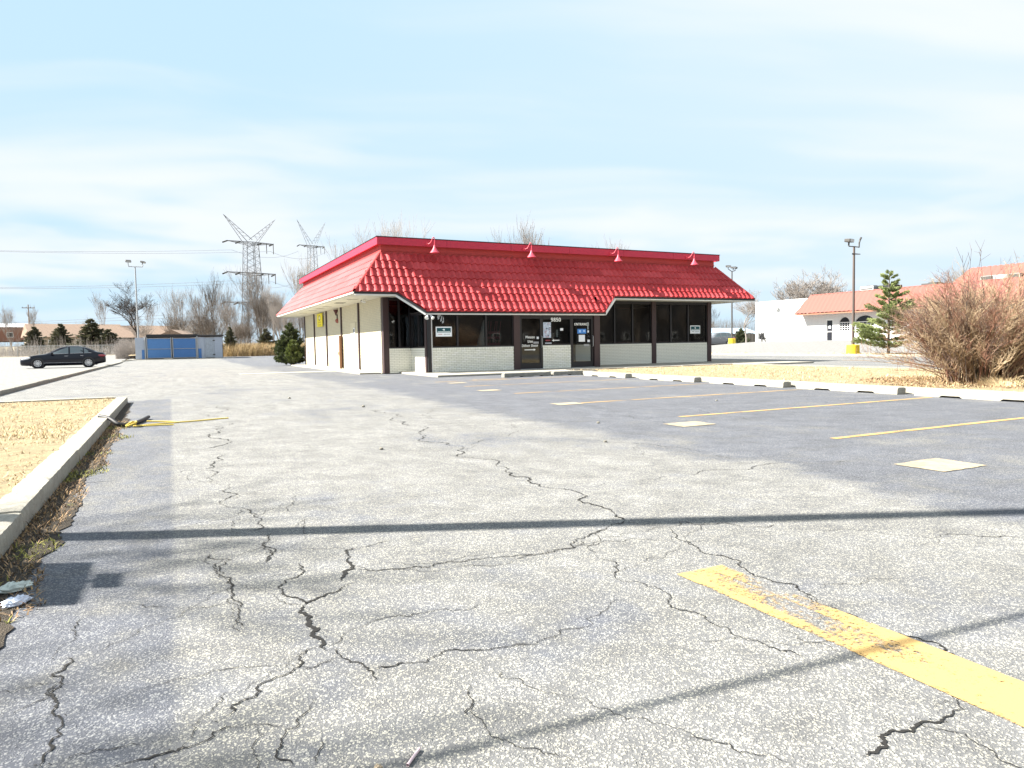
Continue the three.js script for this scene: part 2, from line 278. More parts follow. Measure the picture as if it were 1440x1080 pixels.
// ---------------------------------------------------------------- cracks and painted marks
const CRACKS = [
[0.006,0.742,-13.934,0.702,-12.530,0.630,-11.623],
[0.012,0.714,-10.550,0.512,-9.831,0.372,-9.054,0.302,-8.041],
[0.010,0.492,-7.430,0.404,-7.133,0.304,-6.874,0.212,-6.636],
[0.006,-0.681,-6.451,-0.524,-6.415,-0.281,-6.473,-0.023,-6.547,0.212,-6.636,0.376,-6.679,0.526,-6.737],
[0.007,0.229,-6.555,0.247,-6.092,0.288,-5.835,0.323,-5.547,0.306,-5.175,0.319,-4.913,0.397,-4.827,0.429,-4.545,0.436,-4.403,0.375,-4.213],
[0.011,0.476,-4.095,0.434,-3.920,0.401,-3.793,0.428,-3.669,0.388,-3.531],
[0.004,0.428,-3.669,0.549,-3.699,0.688,-3.630,0.821,-3.535],
[0.007,0.140,-3.831,0.168,-3.506,0.207,-3.366,0.201,-3.154,0.178,-3.037,0.207,-2.990,0.200,-2.848,0.206,-2.713],
[0.004,0.784,-5.076,0.720,-4.887,0.647,-4.721,0.662,-4.557],
[0.004,0.710,-4.347,0.643,-4.249,0.592,-4.150],
[0.003,0.403,-6.183,0.543,-6.034,0.755,-5.869],
[0.003,-0.580,-4.792,-0.590,-4.994,-0.613,-5.149],
[0.012,0.432,-3.956,0.427,-3.806,0.424,-3.666,0.393,-3.551],
[0.006,0.140,-3.826,0.155,-3.652,0.168,-3.464,0.203,-3.306,0.193,-3.065,0.206,-2.969,0.200,-2.868,0.206,-2.747],
[0.016,0.831,-3.577,0.741,-3.387,0.745,-3.290,0.690,-3.201,0.655,-3.082],
[0.007,1.034,-3.614,0.927,-3.582,0.831,-3.577],
[0.004,0.738,-3.263,0.896,-3.145,1.074,-2.999,1.256,-3.004,1.456,-2.985],
[0.010,0.719,-3.046,0.631,-3.007,0.559,-2.957,0.457,-2.875,0.417,-2.988,0.389,-3.151,0.423,-3.227,0.478,-3.235,0.513,-3.451],
[0.004,0.487,-3.286,0.373,-3.321,0.265,-3.326],
[0.019,0.457,-2.875,0.434,-2.760,0.429,-2.652,0.427,-2.554,0.430,-2.434,0.441,-2.396],
[0.010,0.441,-2.396,0.482,-2.389,0.478,-2.314,0.529,-2.227,0.547,-2.161,0.529,-2.091],
[0.007,0.553,-2.180,0.648,-2.178,0.721,-2.138,0.791,-2.191,0.904,-2.145,1.013,-2.118,1.110,-2.115],
[0.008,0.424,-2.437,0.365,-2.406,0.319,-2.298,0.253,-2.265,0.190,-2.172,0.119,-2.152,0.076,-2.077],
[0.004,0.478,-2.314,0.406,-2.308,0.333,-2.282],
[0.007,0.348,-2.088,0.302,-1.999,0.279,-1.948,0.240,-1.939,0.225,-1.898,0.207,-1.834,0.235,-1.755],
[0.010,-0.162,-1.961,-0.066,-1.970,0.009,-1.975,0.064,-2.022,0.119,-2.023],
[0.005,0.119,-2.023,0.173,-2.005,0.242,-1.957],
[0.006,-0.292,-2.033,-0.277,-2.073,-0.250,-2.076,-0.184,-2.059,-0.101,-2.033],
[0.006,-0.351,-3.169,-0.358,-2.999,-0.394,-2.880,-0.400,-2.757],
[0.009,-0.365,-2.769,-0.352,-2.702,-0.356,-2.565,-0.350,-2.437,-0.350,-2.368,-0.330,-2.314,-0.333,-2.175,-0.340,-2.106,-0.334,-2.052],
[0.006,-0.361,-2.568,-0.389,-2.458,-0.429,-2.433,-0.483,-2.395],
[0.004,0.320,-1.857,0.302,-1.784,0.295,-1.723],
[0.006,0.790,-1.951,0.761,-1.867,0.742,-1.808,0.706,-1.762],
[0.003,0.913,-1.964,0.891,-1.922],
[0.008,2.409,-2.831,2.351,-2.579,2.371,-2.409,2.317,-2.185,2.320,-1.961,2.274,-1.897,2.264,-1.798,2.289,-1.724,2.287,-1.526,2.272,-1.345,2.237,-1.279,2.247,-1.131,2.257,-1.044],
[0.006,1.849,-2.862,1.787,-2.589,1.746,-2.502,1.800,-2.369,1.750,-2.164,1.787,-2.039,1.787,-1.886,1.797,-1.758,1.839,-1.639,1.837,-1.580],
[0.010,2.279,-1.091,2.209,-1.111,2.085,-1.171,2.000,-1.181,1.915,-1.140,1.794,-1.153,1.679,-1.165,1.581,-1.125,1.521,-1.126],
[0.003,2.413,-2.004,2.711,-1.992,2.861,-1.962],
[0.004,1.190,-1.415,1.239,-1.360,1.259,-1.278,1.340,-1.171],
[0.005,1.456,-2.985,1.639,-2.994,1.852,-3.035,1.936,-3.100],
[0.004,1.991,-1.175,1.937,-1.193,1.891,-1.184],
[0.010,2.938,-11.325,2.877,-9.847,2.581,-7.526,2.556,-6.352,2.569,-5.523,2.505,-4.776,2.517,-4.287,2.427,-3.806,2.430,-3.518,2.384,-3.339],
[0.009,2.374,-3.325,2.081,-3.191,1.830,-3.014,1.607,-2.998],
[0.007,1.607,-2.998,1.414,-3.059,1.226,-3.078,1.058,-3.078,0.829,-3.145,0.729,-3.231],
[0.006,2.359,-3.304,2.396,-3.179,2.502,-3.081,2.634,-3.145,2.848,-2.956,3.061,-2.833],
[0.004,2.664,-4.274,2.960,-4.283,3.215,-4.261,3.473,-4.275],
[0.008,3.625,-4.218,3.848,-4.322,4.081,-4.237,4.431,-4.261,4.626,-4.245,5.161,-4.021],
[0.005,2.502,-3.081,2.430,-2.932,2.392,-2.771,2.350,-2.613],
[0.005,3.529,-2.320,3.544,-2.231,3.690,-2.245,3.758,-2.189,3.944,-2.004],
[0.003,3.561,-2.222,3.372,-2.178],
[0.003,4.424,-8.301,4.283,-6.780,4.180,-5.657,4.037,-4.721],
[0.003,5.868,-23.986,6.080,-19.231,6.510,-16.588]];
{
  const R = rng(99), pos = [];
  const split = (p, q, amp, out, depth) => { const L = Math.hypot(q[0] - p[0], q[1] - p[1]); if (L < 0.014 || depth > 6) { out.push(q); return; } const k = (R() - 0.5) * amp, m = [(p[0] + q[0]) / 2 - (q[1] - p[1]) * k, (p[1] + q[1]) / 2 + (q[0] - p[0]) * k]; split(p, m, amp, out, depth + 1); split(m, q, amp, out, depth + 1); };
  const ribbon = (pts, w, y) => { // broken line, each lip crumbled on its own
    const fine = [pts[0]]; for (let i = 0; i + 1 < pts.length; i++) split(pts[i], pts[i + 1], 0.5, fine, 0);
    let last = null; const n = fine.length - 1, end = Math.min(6, n / 3);
    fine.forEach(([x, z], i) => {
      const [ax, az] = fine[Math.max(0, i - 1)], [bx, bz] = fine[Math.min(n, i + 1)], L = Math.hypot(bx - ax, bz - az) || 1, nx = -(bz - az) / L, nz = (bx - ax) / L;
      const base = w * 0.5 * Math.min(1, (i + 0.4) / end, (n - i + 0.4) / end) * clamp(0.85 + 1.0 * N3(x * 5, z * 5, w * 900), 0.36, 1.5), lip = () => base * (0.35 + 1.1 * R()), h1 = lip(), h2 = lip(), row = [[x + nx * h1, z + nz * h1], [x - nx * h2, z - nz * h2]];
      if (last) for (const q of [last[0], last[1], row[1], last[0], row[1], row[0]]) pos.push(q[0], y, q[1]);
      last = row;
      if (w > 0.006 && R() < 0.22) { const r = 0.0012 + 0.003 * R(), cx = x + (R() - 0.5) * w * 5, cz = z + (R() - 0.5) * w * 5; for (let k = 0; k < 4; k++) { const t0 = k * 1.571 + R(), t1 = t0 + 1.5; pos.push(cx, y, cz, cx + Math.cos(t1) * r, y, cz + Math.sin(t1) * r, cx + Math.cos(t0) * r, y, cz + Math.sin(t0) * r); } }
    });
  };
  for (const [w, ...c] of CRACKS) { const pts = []; for (let i = 0; i < c.length; i += 2) pts.push([c[i], c[i + 1]]); ribbon(pts, w * 0.85 * (1 + Math.max(0, -pts[0][1] - 4) * 0.07), 0.003);
    // hair cracks that leave the main ones
    for (let i = 0; i + 1 < pts.length; i++) if (R() < 0.16) { const q = [pts[i]]; let a = R() * 6.28; for (let k = 0; k < 3 + R() * 4; k++) { a += (R() - 0.5) * 1.2; const l = 0.05 + 0.12 * R() * (1 + Math.abs(pts[i][1]) * 0.1); q.push([q[q.length - 1][0] + Math.cos(a) * l, q[q.length - 1][1] + Math.sin(a) * l]); } ribbon(q, 0.003, 0.0028); } }
  for (let k = 0; k < 26; k++) { const q = [[-0.5 + R() * 11, -6 - R() * 13]]; let a = R() * 6.28; for (let i = 0; i < 5 + R() * 7; i++) { a += (R() - 0.5) * 0.9; const l = 0.12 + 0.3 * R(); q.push([q[i][0] + Math.cos(a) * l, q[i][1] + Math.sin(a) * l]); } if (q.every((p) => p[0] > -0.7 && p[0] < 11.8 && p[1] > -20)) ribbon(q, 0.006, 0.0026); }
  const g = new THREE.BufferGeometry(); g.setAttribute('position', new THREE.Float32BufferAttribute(pos, 3)); g.computeVertexNormals();
  const m = structure('asphalt_cracks', g, M.crack); m.userData.label = 'network of dirt filled cracks in the worn asphalt';
}
function wornPaint(lengthM, widthM, wear, seed) { // paint that has come off the high stones and along the edges; the print holds only paint and no paint
  const H = 2048, W = Math.max(64, Math.min(512, 2 ** Math.ceil(Math.log2((widthM / lengthM) * H * 2)))), d = new Uint8Array(W * H * 4), R = rng(seed * 97);
  for (let y = 0; y < H; y++) for (let x = 0; x < W; x++) {
    const u = (x / W) * widthM, v = (y / H) * lengthM, edge = Math.min(u, widthM - u) / widthM, ax = Math.floor((u / 1.7) * 1024) & 1023, ay = Math.floor((v / 1.7) * 1024) & 1023;
    const n = fbm(u * 5 + seed, v * 2.2, seed, 4) * 1.1 + fbm(u * 40, v * 40, seed + 5, 3) * 0.55 + (AG.high[ay * 1024 + ax] - 0.45) * 0.55 + (R() - 0.5) * 0.25, k = 0.62 - wear(u / widthM, v / lengthM) - n + Math.min(0, edge - 0.06) * 5, o = (y * W + x) * 4, a = 255 * clamp(k * 3 + 0.5, 0, 1);
    d[o] = d[o + 1] = d[o + 2] = a; d[o + 3] = 255;
  }
  const t = new THREE.DataTexture(d, W, H); t.magFilter = THREE.LinearFilter; t.minFilter = THREE.LinearMipmapLinearFilter; t.generateMipmaps = true; t.needsUpdate = true; return t;
}
function paint(name, x0, x1, z0, z1, tex, y = 0.004) { const alongX = x1 - x0 > z1 - z0, g = new THREE.PlaneGeometry(x1 - x0, z1 - z0).rotateX(-Math.PI / 2).translate((x0 + x1) / 2, y, (z0 + z1) / 2), uv = g.attributes.uv; if (alongX) for (let i = 0; i < uv.count; i++) uv.setXY(i, uv.getY(i), uv.getX(i)); return structure(name, g, std(lin(0.43, 0.275, 0.10), 0.9, { alphaMap: tex, transparent: true })); }
const stallPaint = [wornPaint(5.7, 0.11, () => 0.40, 3), wornPaint(5.7, 0.11, () => 0.50, 4)];
[-5.02, -7.62, -10.4, -13.3, -16.4, -18.95].forEach((z, i) => paint('stall_line', 6.25 + 0.12 * i, 12.0, z - 0.045, z + 0.045, stallPaint[i > 1 ? 1 : 0]));
paint('lane_line', 2.01, 2.28, -2.43, 1.5, wornPaint(3.93, 0.27, (u, v) => { const q = 1 - v; return (Math.abs(u - 0.45) < 0.22 ? 0.30 : 0.05) * ss(0.24, 0.14, q) + 0.42 + 0.16 * ss(0.30, 0.12, q) - (q < 0.035 ? 0.25 : 0); }, 2.2));
paint('hatch_line', 8.2, 9.4, -19.4, -19.28, stallPaint[1]);
const patchMat = std(lin(0.36, 0.30, 0.205), 0.95, { map: concreteMap });
[[5.65, -3.51, 0.28], [5.9, -6.87, 0.27], [6.2, -10.4, 0.25], [6.6, -14.6, 0.25], [7.2, -18.1, 0.25]].forEach(([x, z, r], i) => {
  const R = rng(40 + i), s = new THREE.Shape(), c = [[-r, -r * 0.75], [r, -r * 0.75], [r, r * 0.75], [-r, r * 0.75]];
  for (let e = 0; e < 4; e++) for (let k = 0; k < 8; k++) { const t = k / 8, a = c[e], b = c[(e + 1) % 4], px = lerp(a[0], b[0], t) + (R() - 0.5) * 0.02, py = lerp(a[1], b[1], t) + (R() - 0.5) * 0.02; e + k ? s.lineTo(px, py) : s.moveTo(px, py); }
  const g = metreUV(new THREE.ShapeGeometry(s).rotateX(-Math.PI / 2).translate(x, 0.005 + 0.0003 * i, z)); structure('concrete_patch', g, patchMat);
});
// ---------------------------------------------------------------- parking stops
const stopGeometry = (L, w, h, seed) => chipped(L, h, w, seed, true).translate(0, h / 2 + 0.002, 0);
const stopLong = stopGeometry(2.3, 0.27, 0.14, 1), stopShort = stopGeometry(1.72, 0.24, 0.14, 5);
function stop(label, geo, x, z, turn, mat) { const m = mesh('parking_stop', geo, mat, scene, [x, 0, z], [0, turn, 0]); tag(m, label, 'parking stop', 'concrete parking stops'); }
stop('weathered concrete parking stop in front of the door reading Please Use Other Door', stopShort, 10.42, -20.05, 0.01, M.oldConcrete);
stop('weathered concrete parking stop in front of the door reading ENTRANCE', stopShort, 12.22, -20.0, -0.015, M.oldConcrete);
for (const z of [-4.1, -6.85, -9.5, -12.2, -15.05, -18.1]) stop('pale concrete parking stop butted against the long kerb', stopLong, 12.24 + 0.02 * Math.sin(z * 3), z, Math.PI / 2 + 0.012 * Math.sin(z * 5), M.concrete);

// ---------------------------------------------------------------- rope, strap and litter
{
  const t = thing('tow_rope', 'yellow rope knotted to a black strap on the asphalt beside the kerb', 'rope', [0, 0, 0]);
  const rope = (pts, r) => { const c = new THREE.CatmullRomCurve3(pts.map(([x, z, y = r + 0.004]) => V(x, y, z))), n = Math.ceil(c.getLength() / 0.02), a = new Tubes(); for (let s = 0; s < 3; s++) { const line = []; for (let i = 0; i <= n; i++) { const p = c.getPointAt(i / n), f = (i * 0.02 * 2 * Math.PI) / 0.09 + (s * 2 * Math.PI) / 3; line.push(V(p.x + 0.4 * r * Math.cos(f), p.y + 0.4 * r * Math.sin(f), p.z + 0.4 * r * Math.sin(f + 1))); } a.path(line, r * 0.62, r * 0.62, 4); } return a.geometry(); };
  const yel = std(lin(0.60, 0.46, 0.10), 0.85);
  mesh('rope', rope([[-0.50, -10.86], [-0.2, -10.98], [0.05, -11.05], [0.35, -11.12], [0.62, -11.24], [0.75, -11.26]], 0.011), yel, t);
  mesh('rope', rope([[-0.50, -10.82], [-0.3, -10.80], [-0.12, -10.78], [0.0, -10.74]], 0.011), yel, t);
  mesh('rope', rope([[-0.35, -11.5], [-0.18, -11.36], [-0.02, -11.2], [0.06, -11.06]], 0.011), yel, t);
  mesh('knot', rope([[-0.58, -10.82, 0.02], [-0.50, -10.76, 0.05], [-0.46, -10.88, 0.07], [-0.54, -10.96, 0.04], [-0.58, -10.84, 0.03], [-0.5, -10.8, 0.08], [-0.47, -10.92, 0.03]], 0.017), yel, t);
  const bar = new THREE.CatmullRomCurve3([V(-0.93, 0.145, -11.25), V(-0.8, 0.12, -11.1), V(-0.66, 0.035, -10.95), V(-0.52, 0.03, -11.1), V(-0.42, 0.03, -11.5), V(-0.34, 0.035, -12.0)]);
  mesh('strap', new THREE.TubeGeometry(bar, 40, 0.028, 7), std(lin(0.015, 0.015, 0.017), 0.6), t);
}
function crumple(seed, w, d, h) { const g = new THREE.SphereGeometry(1, 22, 14), p = g.attributes.position; for (let i = 0; i < p.count; i++) { const x = p.getX(i), y = p.getY(i), z = p.getZ(i), n = 1 + 0.9 * Math.abs(N3(x * 2.1 + seed, y * 2.1, z * 2.1)) - 0.3 + 0.35 * N3(x * 6, y * 6 + seed, z * 6); p.setXYZ(i, x * w * n, Math.max(0, (y + 0.55) * h * n), z * d * n); } g.computeVertexNormals(); return g; }
tag(mesh('crumpled_wrapper', crumple(3, 0.075, 0.035, 0.022), std(lin(0.55, 0.60, 0.55), 0.6), scene, [-0.66, 0.004, -3.66], [0, 0.5, 0]), 'crumpled greenish white wrapper lying in the gutter', 'litter');
tag(mesh('crumpled_paper', crumple(8, 0.06, 0.036, 0.022), std(lin(0.70, 0.74, 0.85), 0.7), scene, [-0.615, 0.004, -3.46], [0, 0.9, 0]), 'crumpled bluish white paper cup in the gutter', 'litter');
tag(mesh('drinking_straw', new Tubes().bar(V(0, 0.006, 0), V(0.05, 0.006, -0.055), 0.004, 0.004, 8).geometry(), std(lin(0.66, 0.50, 0.52), 0.5), scene, [0.49, 0.0, -1.62]), 'thin pinkish straw lying on the asphalt', 'litter');
tag(mesh('pebble', crumple(14, 0.011, 0.009, 0.008), std(lin(0.42, 0.34, 0.24), 0.9), scene, [0.42, 0.003, -1.64]), 'small tan pebble lying next to the straw', 'stone');
for (const [x, z, s] of [[5.0, -7.6, 0.022], [8.6, -9.3, 0.02], [1.9, -6.9, 0.02], [4.1, -6.1, 0.018], [3.0, -12.0, 0.03], [2.2, -15, 0.03]]) tag(mesh('loose_stone', crumple(x, s, s * 0.8, s * 0.7), M.concrete, scene, [x, 0.003, z]), 'small loose stone lying out on the open asphalt', 'stone', 'loose stones on the lot');
// ---------------------------------------------------------------- the red roofed restaurant
const XL = 7.393, XR = 23.805, ZM = -26.153, ZB = -24.309, BL = 8.491, BR = 16.05, ZK = -43.2;
const HT = 5.242, HFB = 4.941, HRT = 4.605, HE = 3.047, HLOW = 2.326;
const font = await new FontLoader().loadAsync('fonts/droid/droid_sans_bold.typeface.json');
const shop = thing('restaurant', 'single storey cream brick restaurant with red tiled mansard roof and dark windows', 'building');

// bricks: running bond over a recessed mortar bed. frame: origin, direction along the wall, outward normal
const brickG = [0, 1, 2, 3].map((k) => { const g = new RoundedBoxGeometry(0.19, 0.058, 0.03, 1, 0.006); const p = g.attributes.position; for (let i = 0; i < p.count; i++) p.setZ(i, p.getZ(i) + 0.0015 * N3(p.getX(i) * 20 + k * 5, p.getY(i) * 20, k)); return g.toNonIndexed(); });
const brickM = [0.96, 1.0, 1.04, 0.92].map((k) => std(lin(0.86 * Math.min(k, 1), 0.84 * Math.min(k, 1), 0.74 * k), 0.75));
const slimBrick = new THREE.BoxGeometry(0.19, 0.058, 0.03).toNonIndexed();
function brickWall(part, single, L, y0, y1, at, turn, sill = true) { // at: start of the wall's outer face; the wall runs along local +x, faces local +z
  const m4 = new THREE.Matrix4().makeRotationY(turn).setPosition(...at), top = sill ? y1 - 0.10 : y1, rows = Math.round((top - y0) / 0.0675), ch = (top - y0) / rows, bits = [], R = rng(Math.round(L * 1000));
  const w = mesh(part, box(0, L, y0, y1 - 0.004, -0.2, -0.008).applyMatrix4(m4), M.mortar, shop);
  const put = (x, y, len, hgt) => {
    const k = Math.floor(R() * 4);
    if (single) { const b = mesh('brick', brickG[k], brickM[Math.floor(R() * 4)], w); b.matrix.copy(m4).multiply(new THREE.Matrix4().makeTranslation(x, y, -0.015 + 0.003 * (R() - 0.5)).scale(V(len / 0.19, hgt / 0.058, 1))); b.matrix.decompose(b.position, b.quaternion, b.scale); } else { const g = slimBrick.clone().applyMatrix4(new THREE.Matrix4().makeTranslation(x, y, -0.015 + 0.004 * (R() - 0.5)).scale(V(len / 0.19, hgt / 0.058, 1))).applyMatrix4(m4); bits.push(g); }
  };
  for (let r = 0; r < rows; r++) { const y = y0 + (r + 0.5) * ch; let x = r % 2 ? 0.1 : 0; if (r % 2) put(0.045, y, 0.09, ch - 0.0095); for (; x + 0.05 < L; x += 0.2) { const e = Math.min(x + 0.19, L - 0.002); if (e - x > 0.02) put((x + e) / 2, y, e - x, ch - 0.0095); } }
  if (sill) for (let x = 0; x + 0.03 < L; x += 0.0715) { const e = Math.min(x + 0.062, L - 0.002); put((x + e) / 2, y1 - 0.048, e - x, 0.09); }
  if (bits.length) { const s = mesh('bricks', metreUV(merged(bits)), sill ? brickM[1] : M.cream, w); s.userData.kind = 'stuff'; }
  return w;
}
const SILL = 0.985;
brickWall('knee_wall', true, 12.09 - 8.68, 0.02, SILL, [8.68, 0, ZB], 0);
brickWall('knee_wall', true, 14.70 - 13.40, 0.02, SILL + 0.02, [13.40, 0, ZB], 0);
brickWall('knee_wall', false, 20.22 - 16.06, 0.02, SILL + 0.02, [16.06, 0, ZM], 0);
brickWall('knee_wall', false, 23.58 - 20.5, 0.02, SILL + 0.02, [20.5, 0, ZM], 0);
brickWall('knee_wall', false, BL - 7.62, 0.02, SILL, [7.62, 0, ZM], 0);
brickWall('knee_wall', false, ZB - ZM - 0.14, 0.02, SILL, [BL, 0, ZM + 0.002], -Math.PI / 2);
const panels = [-26.36, -29.87, -33.25, -36.72, -40.13, -43.2];
for (let i = 0; i < 5; i++) brickWall('side_wall', false, panels[i] - panels[i + 1] - 0.17, 0.02, 3.02, [XL, 0, panels[i + 1] + 0.085], -Math.PI / 2, false);
for (let i = 1; i < 5; i++) mesh('pilaster', rbox(XL - 0.06, XL + 0.02, 0.1, 2.99, panels[i] - 0.085, panels[i] + 0.085, 0.008), M.brown, shop);
mesh('pilaster', rbox(XL - 0.05, XL + 0.06, 0.0, 2.99, ZK - 0.08, ZK + 0.05, 0.008), M.brown, shop);
mesh('bollard_pipe', new Tubes().bar(V(XL - 0.13, 0.02, -33.12), V(XL - 0.13, 1.62, -33.12), 0.07, 0.07, 12).geometry(), std(lin(0.20, 0.10, 0.055), 0.8), shop);
mesh('rear_wall', merged([box(XL + 0.02, XR, 0, 4.6, ZK - 0.2, ZK), box(XR - 0.2, XR, 0, 3.02, ZK + 0.001, ZM - 0.25)]), M.cream, shop);

// posts
const post = (x0, x1, z0, z1, y1) => mesh('post', rbox(x0, x1, 0.03, y1, z0, z1, 0.012), M.brown, shop);
post(XL + 0.0, 7.618, ZM - 0.21, ZM + 0.02, 2.995);
post(BL - 0.03, 8.676, ZB - 0.135, ZB + 0.045, 2.31);
post(12.095, 12.36, ZB - 0.2, ZB + 0.03, 2.31);
post(15.82, 16.10, ZB - 0.2, ZB + 0.04, 2.31);
post(20.225, 20.47, ZM - 0.2, ZM + 0.03, 2.995);
post(23.60, 23.84, ZM - 0.22, ZM + 0.03, 2.995);
mesh('downspout', rbox(8.50, 8.62, 0.10, 2.2, ZB + 0.05, ZB + 0.13, 0.02), M.black, shop);
mesh('trim_strip', rbox(8.682, 8.72, 0.02, 2.29, ZB - 0.02, ZB + 0.02, 0.005), M.whiteTrim, shop);

// windows: frame with mullions as one part, each pane a piece of it
function windowBand(L, y0, y1, mull, at, turn, head = 0.06) {
  const m4 = new THREE.Matrix4().makeRotationY(turn).setPosition(...at), bars = [box(0, L, y0, y0 + 0.05, -0.12, -0.02), box(0, L, y1 - head, y1, -0.12, -0.02)], xs = [0, ...mull, L];
  xs.forEach((x, i) => { const w = i && i < xs.length - 1 ? 0.035 : 0.03, a = clamp(x - w, 0, L), b = clamp(x + w, 0, L); bars.push(box(a, b, y0 + 0.05, y1 - head, -0.12, -0.02)); });
  const f = mesh('window', metreUV(merged(bars)).applyMatrix4(m4), M.frame, shop);
  for (let i = 0; i + 1 < xs.length; i++) mesh('pane', box(xs[i] + 0.03, xs[i + 1] - 0.03, y0 + 0.045, y1 - head + 0.005, -0.074, -0.068).applyMatrix4(m4), M.glass, f);
  return f;
}
const winA = windowBand(12.09 - 8.73, SILL + 0.002, 2.29, [1.02, 2.2], [8.73, 0, ZB], 0);
const winB = windowBand(14.72 - 13.40, SILL + 0.022, 2.29, [], [13.40, 0, ZB], 0, 0.24);
windowBand(20.22 - 16.11, SILL + 0.022, 2.97, [1.0, 2.05, 3.05], [16.11, 0, ZM], 0, 0.14);
const winD = windowBand(23.59 - 20.48, SILL + 0.022, 2.97, [0.9, 1.95], [20.48, 0, ZM], 0, 0.14);
windowBand(BL - 7.63, SILL + 0.002, 2.97, [0.42], [7.63, 0, ZM], 0, 0.12);
windowBand(ZB - ZM - 0.15, SILL + 0.002, 2.31, [0.85], [BL, 0, ZM + 0.005], -Math.PI / 2, 0.08);
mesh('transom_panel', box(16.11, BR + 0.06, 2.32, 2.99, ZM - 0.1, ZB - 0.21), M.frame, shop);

// doors
function door(x0, x1) {
  const d = mesh('door', metreUV(merged([box(x0, x0 + 0.10, 0.08, 2.26, ZB - 0.11, ZB - 0.03), box(x1 - 0.10, x1, 0.08, 2.26, ZB - 0.11, ZB - 0.03), box(x0 + 0.10, x1 - 0.10, 0.08, 0.32, ZB - 0.11, ZB - 0.03), box(x0 + 0.10, x1 - 0.10, 2.08, 2.26, ZB - 0.11, ZB - 0.03)])), M.frame, shop);
  mesh('pane', box(x0 + 0.095, x1 - 0.095, 0.315, 2.085, ZB - 0.075, ZB - 0.068), M.glass, d);
  mesh('handle', new Tubes().path([V(x1 - 0.05, 0.92, ZB - 0.03), V(x1 - 0.05, 0.94, ZB + 0.03), V(x1 - 0.05, 1.36, ZB + 0.03), V(x1 - 0.05, 1.38, ZB - 0.03)], 0.014, 0.014, 8).geometry(), M.steel, d);
  mesh('threshold', rbox(x0, x1, 0.06, 0.082, ZB - 0.12, ZB + 0.06, 0.005), M.steel, d);
  return d;
}
const doorA = door(12.365, 13.395), doorB = door(14.73, 15.815);
function letters(text, size, x, y, z, parent, mat = M.white, center = true) { const g = new TextGeometry(text, { font, size, depth: 0.003, curveSegments: 3 }); g.computeBoundingBox(); const b = g.boundingBox; return mesh('lettering', g.translate(center ? -(b.min.x + b.max.x) / 2 : -b.min.x, -b.min.y, 0).scale(1, 1, 1), mat, parent, [x, y, z]); }
const GZ = ZB - 0.0655;
letters('9850', 0.155, 14.02, 1.955, ZB - 0.018, winB);
letters('ENTRANCE', 0.10, 15.27, 1.80, GZ, doorB);
letters('Please', 0.10, 12.86, 1.29, GZ, doorA); letters('Use', 0.10, 12.86, 1.12, GZ, doorA); letters('Other Door', 0.10, 12.84, 0.955, GZ, doorA);
const arrow = (x0, x1, y, parent, right) => { const s = new THREE.Shape(), h = 0.018, k = right ? 1 : -1, a = right ? x0 : x1, b = right ? x1 : x0; s.moveTo(a, y - h); s.lineTo(b - k * 0.09, y - h); s.lineTo(b - k * 0.09, y - 0.05); s.lineTo(b, y); s.lineTo(b - k * 0.09, y + 0.05); s.lineTo(b - k * 0.09, y + h); s.lineTo(a, y + h); s.closePath(); mesh('arrow', new THREE.ExtrudeGeometry(s, { depth: 0.003, bevelEnabled: false }).translate(0, 0, GZ), M.white, parent); };
arrow(12.6, 13.1, 0.84, doorA, true); arrow(13.85, 14.2, 1.20, winB, false);
const flat = (name, x, y, w, h, mat, parent, z = GZ) => mesh(name, rbox(x - w / 2, x + w / 2, y - h / 2, y + h / 2, z, z + 0.004, 0.0015, 1), mat, parent);
function printed(w, h, draw) { const c = document.createElement('canvas'); c.width = w; c.height = h; const g = c.getContext('2d'); draw(g); const t = new THREE.CanvasTexture(c); t.colorSpace = THREE.SRGBColorSpace; return std(lin(1, 1, 1), 0.7, { map: t }); }
const sheetOf = (name, x, y, w, h, mat, parent, z = GZ) => mesh(name, new THREE.PlaneGeometry(w, h), mat, parent, [x, y, z + 0.0052]);
flat('notice', 15.27, 1.27, 0.30, 0.28, M.paper, doorB); flat('notice', 15.27, 1.56, 0.42, 0.19, std(lin(0.05, 0.22, 0.62), 0.6), doorB); flat('sticker', 15.18, 1.56, 0.1, 0.1, std(lin(0.35, 0.55, 0.85), 0.6), doorB, GZ + 0.005); flat('sticker', 15.38, 1.57, 0.1, 0.08, std(lin(0.35, 0.55, 0.85), 0.6), doorB, GZ + 0.005);
flat('sticker', 15.60, 1.16, 0.12, 0.1, M.paper, doorB); flat('hours_card', 15.5, 0.98, 0.26, 0.09, std(lin(0.35, 0.35, 0.36), 0.7), doorB); flat('sticker', 15.58, 1.55, 0.07, 0.09, M.paper, doorB); flat('strip', 15.57, 1.78, 0.05, 0.3, std(lin(0.3, 0.34, 0.34), 0.7), doorB);
flat('sticker', 13.2, 1.31, 0.10, 0.09, M.paper, doorA); flat('hours_card', 13.12, 1.12, 0.24, 0.08, std(lin(0.35, 0.35, 0.36), 0.7), doorA);
sheetOf('poster', 13.63, 1.62, 0.36, 0.62, printed(180, 310, (g) => { g.fillStyle = '#b9c4d6'; g.fillRect(0, 0, 180, 310); const R = rng(3); for (let k = 0; k < 70; k++) { g.fillStyle = ['#c9a6a8', '#8fa3b8', '#dfe4ec', '#5b6170', '#a7787c'][k % 5]; g.globalAlpha = 0.5; g.fillRect(R() * 160, R() * 290, 10 + R() * 50, 6 + R() * 22); } g.globalAlpha = 1; g.fillStyle = '#20242c'; g.fillRect(62, 110, 16, 34); g.fillRect(84, 118, 12, 24); g.fillRect(110, 255, 12, 26); }), winB);
